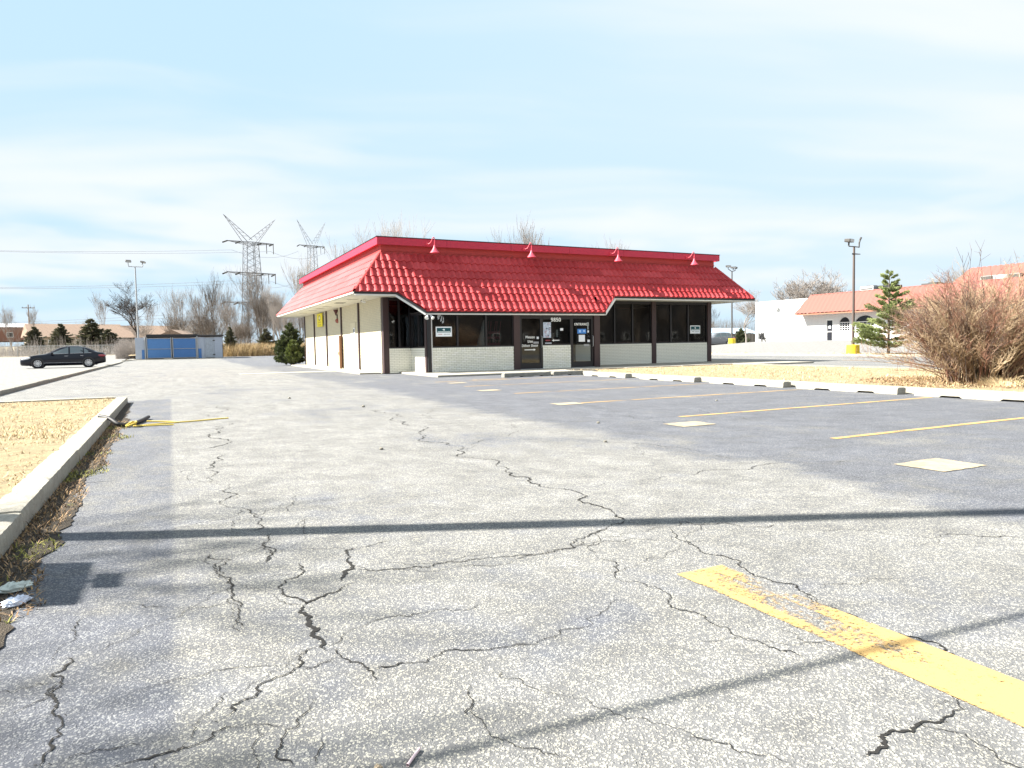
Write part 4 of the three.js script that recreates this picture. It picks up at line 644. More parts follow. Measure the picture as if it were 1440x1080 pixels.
function conifer(seed, H, rad, o = {}) { // whorls of limbs carrying needle sprays
  const R = rng(seed), { tiers = 12, perTier = 7, sprays = 26, droop = -0.1, low = 0.1, needle = 0.12, ragged = 0.4, wide = 0.35 } = o, limb = new Tubes(), p = [], n = [];
  limb.path([V(0, -0.1, 0), V(0.02 * H * (R() - 0.5), H * 0.5, 0.02 * H * (R() - 0.5)), V(0, H * 0.98, 0)], H * 0.018, H * 0.003, 7);
  const spray = (c, d, s) => { for (let k = 0; k < 3; k++) { const a = d.clone().add(V((R() - 0.5) * 1.1, (R() - 0.3) * 0.9, (R() - 0.5) * 1.1)).normalize(), side = V(R() - 0.5, R() - 0.5, R() - 0.5).cross(a).normalize().multiplyScalar(s * wide), t = c.clone().addScaledVector(a, s), b = c.clone().addScaledVector(a, s * 0.45).add(side); p.push(c.x, c.y, c.z, b.x, b.y, b.z, t.x, t.y, t.z); const nn = side.clone().cross(a).normalize(); for (let i = 0; i < 3; i++) n.push(nn.x, nn.y, nn.z); } };
  for (let i = 0; i < tiers; i++) {
    const f = i / (tiers - 1), y = lerp(low, 0.96, f) * H, reach = rad * Math.pow(1 - f, 0.8) * (1 - ragged * 0.5 + ragged * R()) + 0.05 * rad;
    for (let k = 0; k < perTier; k++) { const az = R() * 6.283, L = reach * (1 - ragged + ragged * R() * 1.3), d = V(Math.cos(az), droop + 0.4 * f + 0.2 * R(), Math.sin(az)).normalize(), a = V(0, y + (R() - 0.5) * 0.04 * H, 0), b = a.clone().addScaledVector(d, L).add(V(0, 0.12 * L, 0)); limb.bar(a, b, 0.012 * H * (1 - f) * 0.5 + 0.006, 0.004, 4); const m = Math.max(5, Math.round((sprays * L) / rad)); for (let s = 0; s < m; s++) { const t = 0.18 + 0.82 * Math.pow(R(), 0.7); spray(a.clone().lerp(b, t).add(V((R() - 0.5) * 0.22 * L, (R() - 0.5) * 0.14 * L, (R() - 0.5) * 0.22 * L)), d, needle * (0.6 + 0.8 * R())); } }
  }
  const g = new THREE.BufferGeometry(); g.setAttribute('position', new THREE.Float32BufferAttribute(p, 3)); g.setAttribute('normal', new THREE.Float32BufferAttribute(n, 3)); return [limb.geometry(), g];
}
const leafy = (r, g, b) => new THREE.MeshPhysicalMaterial({ color: lin(r, g, b), roughness: 0.9, transmission: 0.3, thickness: 0, side: THREE.DoubleSide });
const needles = leafy(0.21, 0.25, 0.08), cedarGreen = leafy(0.085, 0.085, 0.042), yewGreen = leafy(0.065, 0.082, 0.024);
treeThing('pine_tree', 'slender green pine with open tiers beside the bare bush', 'pine tree', conifer(4, 5.15, 1.85, { tiers: 12, perTier: 8, sprays: 190, needle: 0.17, ragged: 0.65, droop: -0.02, wide: 0.26 }), [M.bark, needles], [38.9, 0.05, -27.4], 0.4, 1);
const cedar = conifer(9, 4.6, 1.7, { tiers: 22, perTier: 11, sprays: 55, needle: 0.24, ragged: 0.5, low: 0.03 });
for (const [x, z, s, w, label] of [[-20.5, -141, 1.2, 1.2, 'dark cedar beside the wooden utility pole'], [-16.4, -138.5, 1.32, 1.1, 'dark pointed cedar beyond the fence behind the sedan roof'], [-11.6, -134, 1.5, 1.35, 'tallest olive brown cedar beyond the fence'], [-9.0, -132, 1.05, 1.5, 'low dark cedar next to the tallest cedar'], [-31, -146, 0.8, 1.6, 'low dark cedar close to the long white roofed building'], [11.5, -97, 0.85, 1.15, 'dark cedar standing in the reeds beside the restaurant']]) treeThing('cedar_tree', label, 'cedar tree', cedar, [M.darkBark, cedarGreen], onGround(x, z), x * 3, [s * w * 0.85, s * 0.85, s * w * 0.85], 'cedars');
treeThing('cedar_tree', 'small dark cedar close behind the bin enclosure shed', 'cedar tree', cedar, [M.darkBark, cedarGreen], onGround(6.4, -88), 1, [0.5, 0.75, 0.5], 'cedars');
{
  const y = conifer(17, 2.35, 1.15, { tiers: 11, perTier: 12, sprays: 70, needle: 0.17, low: 0.03, ragged: 0.3, droop: 0.12 }); treeThing('evergreen_shrub', 'bushy dark evergreen shrub against the rear corner of the restaurant', 'shrub', y, [M.darkBark, yewGreen], [6.75, 0.0, -44.9], 0.3, [0.88, 1.08, 0.88]);
  treeThing('evergreen_shrub', 'smaller bright green shrub at the foot of the bushy evergreen', 'shrub', conifer(18, 1.5, 0.7, { tiers: 9, perTier: 10, sprays: 70, needle: 0.13, low: 0.05, droop: 0.6 }), [M.darkBark, leafy(0.12, 0.15, 0.035)], [6.75, 0, -44.0], 0.3, 1);
  treeThing('evergreen_shrub', 'small dark shrub against the board fence', 'shrub', y, [M.darkBark, yewGreen], onGround(72.4, -73.4), 0, [0.9, 1.0, 0.9]); treeThing('evergreen_shrub', 'low clipped dark shrub in front of the grey car', 'shrub', y, [M.darkBark, yewGreen], onGround(57.2, -64.6), 2, [0.8, 0.55, 0.8]);
}
{ // the big leafless bush: arching stems from one crown, each with side twigs
  const R = rng(314), bush = thing('bare_bush', 'large tangled leafless bush with tan and reddish stems on the dead lawn', 'bush', [15.7, 0.08, -8.7]), cols = [lin(0.34, 0.24, 0.15), lin(0.26, 0.135, 0.09), lin(0.44, 0.33, 0.21), lin(0.15, 0.10, 0.08)], sets = cols.map(() => new Tubes());
  for (let i = 0; i < 760; i++) {
    const az = R() * 6.283, out = Math.pow(R(), 0.62), H = (1.3 + 1.05 * R()) * (1.08 - 0.40 * out) * (i % 9 ? 1 : 0.45), reach = out * (i % 9 ? 1.3 + 0.5 * R() : 2.3 + 0.4 * R()), r0 = Math.sqrt(R()) * 0.75, b = V(Math.cos(az + R()) * r0, 0, Math.sin(az + R()) * r0), T = sets[Math.floor(R() * 4)], pts = [];
    for (let k = 0; k <= 6; k++) { const t = k / 6; pts.push(V(b.x + Math.cos(az) * reach * Math.pow(t, 1.25) + (R() - 0.5) * 0.2 * t, H * (1 - Math.pow(1 - t, 1.35)) - 0.15 * out * t * t, b.z + Math.sin(az) * reach * Math.pow(t, 1.25) + (R() - 0.5) * 0.2 * t)); }
    T.path(pts, i % 14 ? 0.008 + 0.005 * R() : 0.017 + 0.008 * R(), 0.0032, i % 14 ? 4 : 6);
    for (let k = 0; k < 20; k++) { const t = 1.0 + 4.9 * R(), a = Math.floor(t), p = pts[a].clone().lerp(pts[a + 1], t - a), d = V(R() - 0.5 + 0.5 * Math.cos(az), 0.15 + 0.75 * R(), R() - 0.5 + 0.5 * Math.sin(az)).normalize(), L = 0.12 + 0.36 * R(), e = p.clone().addScaledVector(d, L); T.bar(p, e, 0.0036, 0.0018, 3); for (let q = 0; q < 2; q++) { const s = p.clone().lerp(e, 0.4 + 0.5 * R()); T.bar(s, s.clone().add(V((R() - 0.5) * 0.24, 0.16 * R(), (R() - 0.5) * 0.24)), 0.0024, 0.0014, 3); } }
  }
  sets.forEach((s, i) => mesh('stems', s.geometry(), std(cols[i], 0.9), bush));
  const tall = new Tubes(); for (let i = 0; i < 9; i++) { const x = -1.2 + 2.4 * R(), pts = [V(x, 0, 0.5 * R()), V(x + 0.1 * (R() - 0.5), 1.4, 0.3 * R()), V(x + 0.4 * (R() - 0.5), 2.1 + 0.7 * R(), 0.3 * R())]; tall.path(pts, 0.008, 0.003, 4); for (let k = 0; k < 5; k++) { const p = pts[1].clone().lerp(pts[2], 0.3 + 0.7 * R()); tall.bar(p, p.clone().add(V((R() - 0.5) * 0.5, 0.3 * R() + 0.05, (R() - 0.5) * 0.4)), 0.004, 0.002, 3); } } mesh('stems', tall.geometry(), std(lin(0.10, 0.075, 0.06), 0.9), bush);
  const lit = []; for (let k = 0; k < 9000; k++) { const a = R() * 6.283, r = 2.15 * Math.sqrt(R()); lit.push([15.6 + Math.cos(a) * r * 1.1, 0.085, -8.8 + Math.sin(a) * r * 1.1, 0.03 + 0.12 * R() * R(), 0.4 + 1.1 * R(), R() * 6.28, 0.014 + 0.014 * R()]); } blades('leaf_litter', 'brown leaf litter and straw under the bare bush', lit, M.tan);
  const tuft = []; for (let k = 0; k < 900; k++) { const a = R() * 6.283, r = 0.35 * Math.sqrt(R()); tuft.push([14.6 + Math.cos(a) * r, 0.08, -7.9 + Math.sin(a) * r, 0.12 + 0.2 * R(), 0.3 + 0.9 * R(), a, 0.008]); } blades('straw_tuft', 'clump of pale straw at the foot of the bare bush', tuft, M.straw);
}
{ // dry reeds, brush by the bins
  const R = rng(404), reeds = [], brush = new Tubes(); for (let k = 0; k < 15000; k++) { const x = 5.5 + 14 * R(), z = -84.5 - 11 * R(); reeds.push([x, Hgt(x, z) - 0.06, z, 0.9 + 0.9 * R(), 0.02 + 0.3 * R(), R() * 6.28, 0.03 + 0.025 * R()]); } blades('dry_reeds', 'belt of tall straw coloured reeds beside the bin enclosure', reeds, std(lin(0.40, 0.30, 0.165), 1));
  for (let k = 0; k < 1300; k++) { const x = -5.2 + 2.6 * R(), z = -84 - 6 * R(), y = Hgt(x, z); brush.bar(V(x, y - 0.1, z), V(x + (R() - 0.5) * 0.8, y + 0.7 + 1.5 * R(), z + (R() - 0.5) * 0.8), 0.012, 0.005, 3); } tag(mesh('brush_thicket', brush.geometry(), M.greyBark, scene), 'grey leafless brush beside the traffic cone', 'brush').userData.kind = 'stuff';
  const under = new Tubes(); for (let k = 0; k < 9000; k++) { const x = -66 + 100 * R(), z = -118 - 26 * R() + (x > 3 ? 6 : 0), y = Hgt(x, z), h = 0.8 + 2.6 * R() * R(); under.bar(V(x, y - 0.1, z), V(x + (R() - 0.5) * 1.1, y + h, z + (R() - 0.5) * 1.1), 0.022, 0.009, 3); } tag(mesh('undergrowth', under.geometry(), M.greyBark, scene), 'grey tangled undergrowth along the edge of the far wood', 'undergrowth').userData.kind = 'stuff';
  const und2 = new Tubes(); for (let k = 0; k < 4500; k++) { const x = 58 + 34 * R(), z = -84 - 18 * R(), y = Hgt(x, z), h = 1 + 3.6 * R(); und2.bar(V(x, y - 0.1, z), V(x + (R() - 0.5) * 1.5, y + h, z + (R() - 0.5) * 1.5), 0.02, 0.008, 3); } tag(mesh('undergrowth', und2.geometry(), M.bark, scene), 'brown tangled undergrowth behind the board fence', 'undergrowth').userData.kind = 'stuff';
}
// ---------------------------------------------------------------- bin enclosure, lamps, fences
{
  const z0 = -78.9, y0 = 0.44, e = thing('bin_enclosure', 'blue gated bin enclosure with grey block walls and dark flat roof', 'enclosure', [-0.7, -0.2, 0]), blue = [lin(0.085, 0.225, 0.50), lin(0.07, 0.195, 0.46)].map((c) => std(c, 0.65, { map: paintMap })), wallM = std(lin(0.44, 0.48, 0.56), 0.85, { map: paintMap });
  for (const b of [[-2.55, -1.55, 0, 2.72, z0 - 0.2, z0], [-2.55, -2.35, 0, 2.72, z0 - 4, z0 - 0.201], [3.35, 4.1, 0, 2.72, z0 - 0.2, z0], [-2.35, 4.1, 0, 2.72, z0 - 4.2, z0 - 4.001], [4.101, 6.0, 0, 2.7, z0 - 3.6, z0 - 3.4]]) mesh('block_wall', box(...b), wallM, e);
  mesh('roof_slab', rbox(-1.5, 3.5, 2.74, 3.06, z0 - 3.9, z0 + 0.12, 0.02), M.black, e); mesh('roof_slab', rbox(3.501, 6.1, 2.80, 2.98, z0 - 3.7, z0 + 0.15, 0.02), std(lin(0.05, 0.045, 0.045), 0.8), e);
  e.scale.set(0.95, 0.95, 1); const gate = (x0, x1, m) => { const g = mesh('gate', rbox(x0, x1, y0 + 0.08, 2.62, z0 + 0.02, z0 + 0.06, 0.008), m, e), t = new Tubes(), z = z0 + 0.09; for (const y of [y0 + 0.1, 1.5, 2.62]) t.bar(V(x0, y, z), V(x1, y, z), 0.03, 0.03, 7); for (const x of [x0, x1]) t.bar(V(x, y0 + 0.02, z), V(x, 2.72, z), 0.045, 0.045, 8); mesh('gate_rail', t.geometry(), M.galvanised, g); };
  gate(-1.45, 0.84, blue[0]); gate(1.02, 3.3, blue[1]);
  for (const x of [-1.62, 3.42]) mesh('gate_post', new Tubes().bar(V(x, 0.2, z0 + 0.1), V(x, 2.85, z0 + 0.1), 0.065, 0.065, 10).geometry(), M.galvanised, e);
  mesh('kick_plate', merged([rbox(-1.95, -1.7, y0, 1.42, z0 + 0.02, z0 + 0.05, 0.006), rbox(3.5, 3.82, y0, 1.48, z0 + 0.02, z0 + 0.05, 0.006)]), blue[1], e);
  const s = mesh('shed_front', merged([box(4.12, 4.2, y0, 2.72, z0 - 0.1, z0), box(5.15, 5.95, y0, 2.72, z0 - 0.1, z0)]), wallM, e); mesh('shed_door', rbox(4.21, 5.14, y0 + 0.04, 2.68, z0 - 0.08, z0 - 0.02, 0.006), std(lin(0.40, 0.44, 0.50), 0.7, { map: concreteMap }), s); for (const y of [0.8, 2.35]) mesh('hinge', rbox(4.98, 5.2, y - 0.06, y + 0.06, z0 + 0.001, z0 + 0.02, 0.004), M.darkSteel, s); mesh('shed_wall', box(5.96, 6.0, 0, 2.72, z0 - 3.4, z0 - 0.02), M.black, s);
}
function lampPost(name, label, x, z, H, heads, mat, base) {
  const y = Hgt(x, z), t = thing(name, label, 'lamp post', [x, y, z]); mesh('pole', new Tubes().bar(V(0, 0, 0), V(0, H, 0), 0.10, 0.065, 12).geometry(), mat, t);
  if (base) { mesh('base', new THREE.LatheGeometry([[0, 0], [0.40, 0], [0.41, 0.05], [0.38, 0.6], [0.385, 0.66], [0.36, 0.69], [0, 0.69]].map(([a, b]) => new THREE.Vector2(a, b)), 24), std(lin(0.72, 0.55, 0.03), 0.75, { map: paintMap }), t); }
  heads(t, H); return t;
}
const flood = (t, at, tilt, turn, s, mat) => { const h = mesh('floodlight_head', merged([rbox(-0.3 * s, 0.3 * s, -0.09 * s, 0.13 * s, -0.18 * s, 0.2 * s, 0.04 * s), box(-0.03 * s, 0.03 * s, -0.32 * s, -0.09 * s, -0.04 * s, 0.04 * s)]), mat, t, at, [tilt, turn, 0, 'YXZ']); mesh('lens', rbox(-0.25 * s, 0.25 * s, -0.06 * s, 0.10 * s, 0.2 * s, 0.215 * s, 0.004), std(lin(0.45, 0.46, 0.46), 0.15), h); };
lampPost('floodlight_pole', 'tall grey pole with two floodlights behind the blue bin enclosure', -3.0, -84.5, 9.8, (t, H) => { mesh('cross_arm', new Tubes().path([V(-0.65, H + 0.3, 0), V(-0.6, H, 0), V(0.7, H, 0), V(0.75, H + 0.25, 0)], 0.045, 0.045, 7).geometry(), M.galvanised, t); flood(t, [-0.62, H + 0.55, 0], 0.5, 0.2, 0.9, M.darkSteel); flood(t, [0.76, H + 0.5, 0], 0.4, 0.9, 0.85, M.darkSteel); }, M.galvanised);
lampPost('lamp_post', 'brown lamp post in a yellow drum base with one head drooping', 39.0, -29.9, 6.9, (t, H) => { mesh('cross_arm', new Tubes().path([V(-0.85, H - 0.08, 0.3), V(0, H - 0.02, 0), V(0.95, H + 0.03, -0.35)], 0.035, 0.035, 6).geometry(), M.darkSteel, t); mesh('side_arm', new Tubes().path([V(-0.25, H - 0.5, 0.1), V(1.1, H - 0.4, -0.4)], 0.05, 0.03, 6).geometry(), M.darkSteel, t); flood(t, [-0.85, H + 0.25, 0.3], 0.1, 0.2, 0.95, M.darkSteel); mesh('broken_head', new Tubes().path([V(0.92, H + 0.03, -0.34), V(0.94, H + 0.3, -0.35), V(1.05, H + 0.5, -0.38), V(1.25, H + 0.66, -0.46)], 0.04, 0.07, 6).geometry(), M.darkSteel, t); }, std(lin(0.10, 0.075, 0.065), 0.7), true);
lampPost('lamp_post', 'distant lamp post in a yellow drum base beside the grey car', 57.4, -59.6, 8.3, (t, H) => { mesh('cross_arm', new Tubes().path([V(-0.9, H + 0.15, 0.4), V(0, H - 0.05, 0), V(0.9, H + 0.15, -0.4)], 0.04, 0.04, 6).geometry(), M.darkSteel, t); flood(t, [-0.95, H + 0.45, 0.42], 0.3, -0.5, 0.9, M.darkSteel); flood(t, [0.95, H + 0.45, -0.42], 0.3, 0.9, 0.9, M.darkSteel); flood(t, [0.1, H + 0.38, 0.1], 0.1, 0, 0.9, M.darkSteel); }, M.darkSteel, true);
// the post and the board on the near lawn, out of the picture to the left, whose shadows cross the lot; the service wire over the lot
lampPost('street_light', 'tall steel street light on the near lawn', -3.0, -5.70, 11, (t, H) => { mesh('arm', new Tubes().path([V(0, H - 0.1, 0), V(-0.8, H + 0.2, -0.4), V(-1.6, H + 0.25, -0.8)], 0.05, 0.04, 8).geometry(), M.galvanised, t); flood(t, [-1.7, H + 0.3, -0.85], 1.4, 0.4, 1, M.darkSteel); }, M.galvanised);
{
  const t = thing('yard_sign', 'white board sign on two posts with a small rider panel, on the near lawn', 'sign', [-2.6, 0, -4.55]); mesh('board', rbox(-0.02, 0.02, 1.06, 2.06, -0.42, 0.22, 0.008), M.white, t); for (const z of [-0.38, 0.18]) mesh('leg', rbox(-0.06, -0.021, 0.0, 2.0, z - 0.03, z + 0.03, 0.006), M.white, t); mesh('rider_panel', merged([rbox(-0.012, 0.012, 2.10, 2.2, -0.22, 0.0, 0.004), box(-0.01, 0.01, 2.05, 2.12, -0.13, -0.09)]), M.white, t);
}
function utilityPole(label, x, z, H, group) { const t = thing('utility_pole', label, 'utility pole', [x, Hgt(x, z) - 0.1, z], 0, group); mesh('pole', new Tubes().bar(V(0, 0, 0), V(0, H, 0), 0.16, 0.11, 9).geometry(), M.greyBark, t); mesh('cross_arm', rbox(-1.1, 1.1, H - 0.75, H - 0.6, -0.06, 0.06, 0.01), M.greyBark, t); for (const s of [-1, -0.35, 0.35, 1]) mesh('insulator', new THREE.CylinderGeometry(0.04, 0.06, 0.16, 8).translate(s, H - 0.52, 0), M.darkSteel, t); return t; }
utilityPole('wooden utility pole standing among the cedars beyond the fence', -25.5, -170, 9.6); utilityPole('low wooden pole carrying the service wire, street side', -44, -6.7, 5.6, 'poles of the service wire'); utilityPole('low wooden pole carrying the service wire, far across the drive', 34, -0.31, 5.6, 'poles of the service wire');
{ const pts = []; for (let k = 0; k <= 60; k++) { const u = k / 60, x = lerp(-44, 34, u); pts.push(V(x, 5.0 - 4 * 1.4 * u * (1 - u), lerp(-6.7, -0.31, u))); } tag(mesh('service_wire', new Tubes().path(pts, 0.016, 0.016, 6).geometry(), M.black, scene), 'black service wire strung high between two wooden poles', 'wire'); }
function chainFence(label, x0, z0, x1, z1, H, n) {
  const t = thing('chain_link_fence', label, 'fence'), P = (u, y) => { const x = lerp(x0, x1, u), z = lerp(z0, z1, u); return V(x, Hgt(x, z) + y, z); }, L = Math.hypot(x1 - x0, z1 - z0);
  for (let k = 0; k <= n; k++) mesh('post', new Tubes().bar(P(k / n, -0.1), P(k / n, H + 0.05), 0.045, 0.045, 6).geometry(), M.galvanised, t);
  const rail = new Tubes(), net = new Tubes(); for (let k = 0; k < n; k++) { rail.bar(P(k / n, H), P((k + 1) / n, H), 0.03, 0.03, 5); rail.bar(P(k / n, 0.08), P((k + 1) / n, 0.08), 0.012, 0.012, 4); }
  const c = 0.16, m = Math.floor(L / c); for (let k = -Math.ceil(H / c); k < m; k++) for (const s of [0, 1]) { let a = k * c, b = a + H, ya = 0.06, yb = H; if (a < 0) { ya = -a; a = 0; } if (b > L) { yb = H - (b - L); b = L; } if (yb <= ya) continue; net.bar(P((s ? L - a : a) / L, ya), P((s ? L - b : b) / L, yb), 0.006, 0.006, 3); }
  mesh('top_rail', rail.geometry(), M.galvanised, t); const w = mesh('wire_net', net.geometry(), M.galvanised, t); w.userData.kind = 'stuff';
}
chainFence('long chain link fence behind the lot with the black sedan', -66, -115, -3.4, -108, 1.35, 26);
{ // board fence far right, each board a piece
  const t = thing('board_fence', 'weathered grey board fence in front of the thicket', 'fence'), R = rng(6), g = rbox(-0.09, 0.09, 0, 1.75, -0.012, 0.012, 0.003, 1); const ms = [0.8, 1, 1.15].map((k) => std(lin(0.33 * k, 0.29 * k, 0.24 * k), 0.9, { map: woodMap })); for (let k = 0; k < 95; k++) { const x = 60 + k * 0.2, z = -77 + 0.1 * k * 0.2; mesh('board', g, ms[k % 3], t, [x, Hgt(x, z) - 0.03, z], [0, 0, (R() - 0.5) * 0.02]).scale.y = 0.95 + 0.1 * R(); }
  mesh('rail', rbox(60, 79, 0.9, 1.0, -77.07 + 0.9, -76.99 + 0.9, 0.01), M.wood, t).rotation.y = 0; 
}
// ---------------------------------------------------------------- traffic cone
{
  const t = thing('traffic_cone', 'orange traffic cone standing near the end of the chain link fence', 'traffic cone', [-5.8, Hgt(-5.8, -104), -104]); mesh('cone', new THREE.LatheGeometry([[0.22, 0.03], [0.2, 0.06], [0.05, 1.0], [0.03, 1.02], [0, 1.02]].map(([a, b]) => new THREE.Vector2(a, b)), 18), std(lin(0.75, 0.18, 0.03), 0.6), t); mesh('foot', rbox(-0.28, 0.28, 0, 0.04, -0.28, 0.28, 0.01), std(lin(0.55, 0.12, 0.02), 0.7), t); mesh('collar', new THREE.CylinderGeometry(0.108, 0.142, 0.2, 18, 1, true).translate(0, 0.62, 0), M.white, t);
}
// ---------------------------------------------------------------- pylons and lines
function pylon(label, x, z, H, turn) {
  const t = thing('pylon', label, 'pylon', [x, Hgt(x, z) - 0.3, z], turn, 'lattice pylons'), W = (y) => lerp(3.4, 2.0, clamp(y / (H * 0.8), 0, 1)), m = new Tubes(), st = std(lin(0.16, 0.17, 0.19), 0.6, { metalness: 0.3 }), top = H * 0.80, n = 15;
  const c = (s, q, y) => V((s * W(y)) / 1, y, q * W(y));
  for (const s of [-1, 1]) for (const q of [-1, 1]) m.bar(c(s, q, 0), c(s, q, top), 0.17, 0.13, 4);
  for (let k = 0; k < n; k++) { const a = (k / n) * top, b = ((k + 1) / n) * top; for (const [s1, q1, s2, q2] of [[-1, -1, 1, -1], [-1, 1, 1, 1], [-1, -1, -1, 1], [1, -1, 1, 1]]) { m.bar(c(s1, q1, a), c(s2, q2, b), 0.07, 0.07, 3); m.bar(c(s2, q2, a), c(s1, q1, b), 0.07, 0.07, 3); } }
  m.bar(V(0, 0, W(0)), V(0, top, W(top)), 0.13, 0.13, 4);
  mesh('mast', m.geometry(), st, t);
  for (const s of [-1, 1]) { const h = new Tubes(), tip = V(s * 9.3, H, 0), a = [V(s * 2, top, 2), V(s * 2, top, -2), V(-s * 0.6, top + 1, 0)]; for (const p of a) h.bar(p, tip, 0.12, 0.06, 4); for (let k = 1; k < 7; k++) { const u = k / 7, u2 = (k + 0.5) / 7; for (let i = 0; i < 3; i++) h.bar(a[i].clone().lerp(tip, u), a[(i + 1) % 3].clone().lerp(tip, Math.min(1, u2)), 0.06, 0.06, 3); } mesh('horn', h.geometry(), st, t); }
  [[top, 8.2], [top * 0.70, 8.6], [top * 0.41, 9.6]].forEach(([y, L]) => { const arm = new Tubes(); for (const s of [-1, 1]) { for (const q of [-1, 1]) { arm.bar(V(0, y, q * 1.6), V(s * L, y + 0.1, 0), 0.13, 0.08, 4); arm.bar(V(0, y - 1.0, q * 1.6), V(s * L, y, 0), 0.09, 0.06, 4); } for (let k = 1; k < 6; k++) arm.bar(V((s * L * k) / 6, y, 1.6 * (1 - k / 6)), V((s * L * (k + 0.7)) / 6, y - 0.7 * (1 - k / 6), -1.6 * (1 - k / 6)), 0.06, 0.06, 3); } mesh('cross_arm', arm.geometry(), st, t); for (const s of [-1, 1]) for (const dx of [0, 4.4]) mesh('insulator', new Tubes().path([V(s * (L - dx), y, 0), V(s * (L - dx) - 2.3, y - 1.0, 2.2)], 0.26, 0.26, 6).geometry(), M.darkSteel, t); for (const dx of [0, 2.5]) mesh('insulator', new Tubes().bar(V(L - dx, y, 0), V(L - dx, y - 3.6, 0), 0.14, 0.14, 5).geometry(), M.darkSteel, t); });
  return t;
}
const PY = [[27.5, -266, 45.5], [65, -353, 61], [-216, -226, 46]];
pylon('tall lattice pylon with horned top, larger of the two behind the wood', ...PY[0], 0.25); pylon('smaller, more distant horned lattice pylon next to the restaurant roof', ...PY[1], 0.25).scale.set(0.8, 1, 0.8); pylon('lattice pylon far along the line beyond the black sedan', ...PY[2], 0.5);
{
  const span = (a, b, y, off, sag) => { const pts = []; for (let k = 0; k <= 24; k++) { const u = k / 24; pts.push(V(lerp(a[0], b[0], u) + off, lerp(y, y * (b[2] / 45.5), u) - 4 * sag * u * (1 - u), lerp(a[1], b[1], u))); } return new Tubes().path(pts, 0.055, 0.055, 3).geometry(); };
  const H = 45.5, mat = std(lin(0.22, 0.24, 0.27), 0.6);
  for (const [y, L] of [[0.8 * H, 8.2], [0.8 * 0.7 * H, 8.6], [0.8 * 0.41 * H, 9.6]]) for (const s of [-1, 1]) { tag(mesh('power_line', span(PY[0], PY[2], y, s * L * 0.8, 6), mat, scene), 'power line running from the larger pylon out past the black sedan', 'power line', 'power lines from the larger pylon'); tag(mesh('power_line', span(PY[0], PY[1], y, s * L * 0.8, 3), mat, scene), 'power line strung between the two pylons behind the wood', 'power line', 'power lines between the two pylons'); }
}
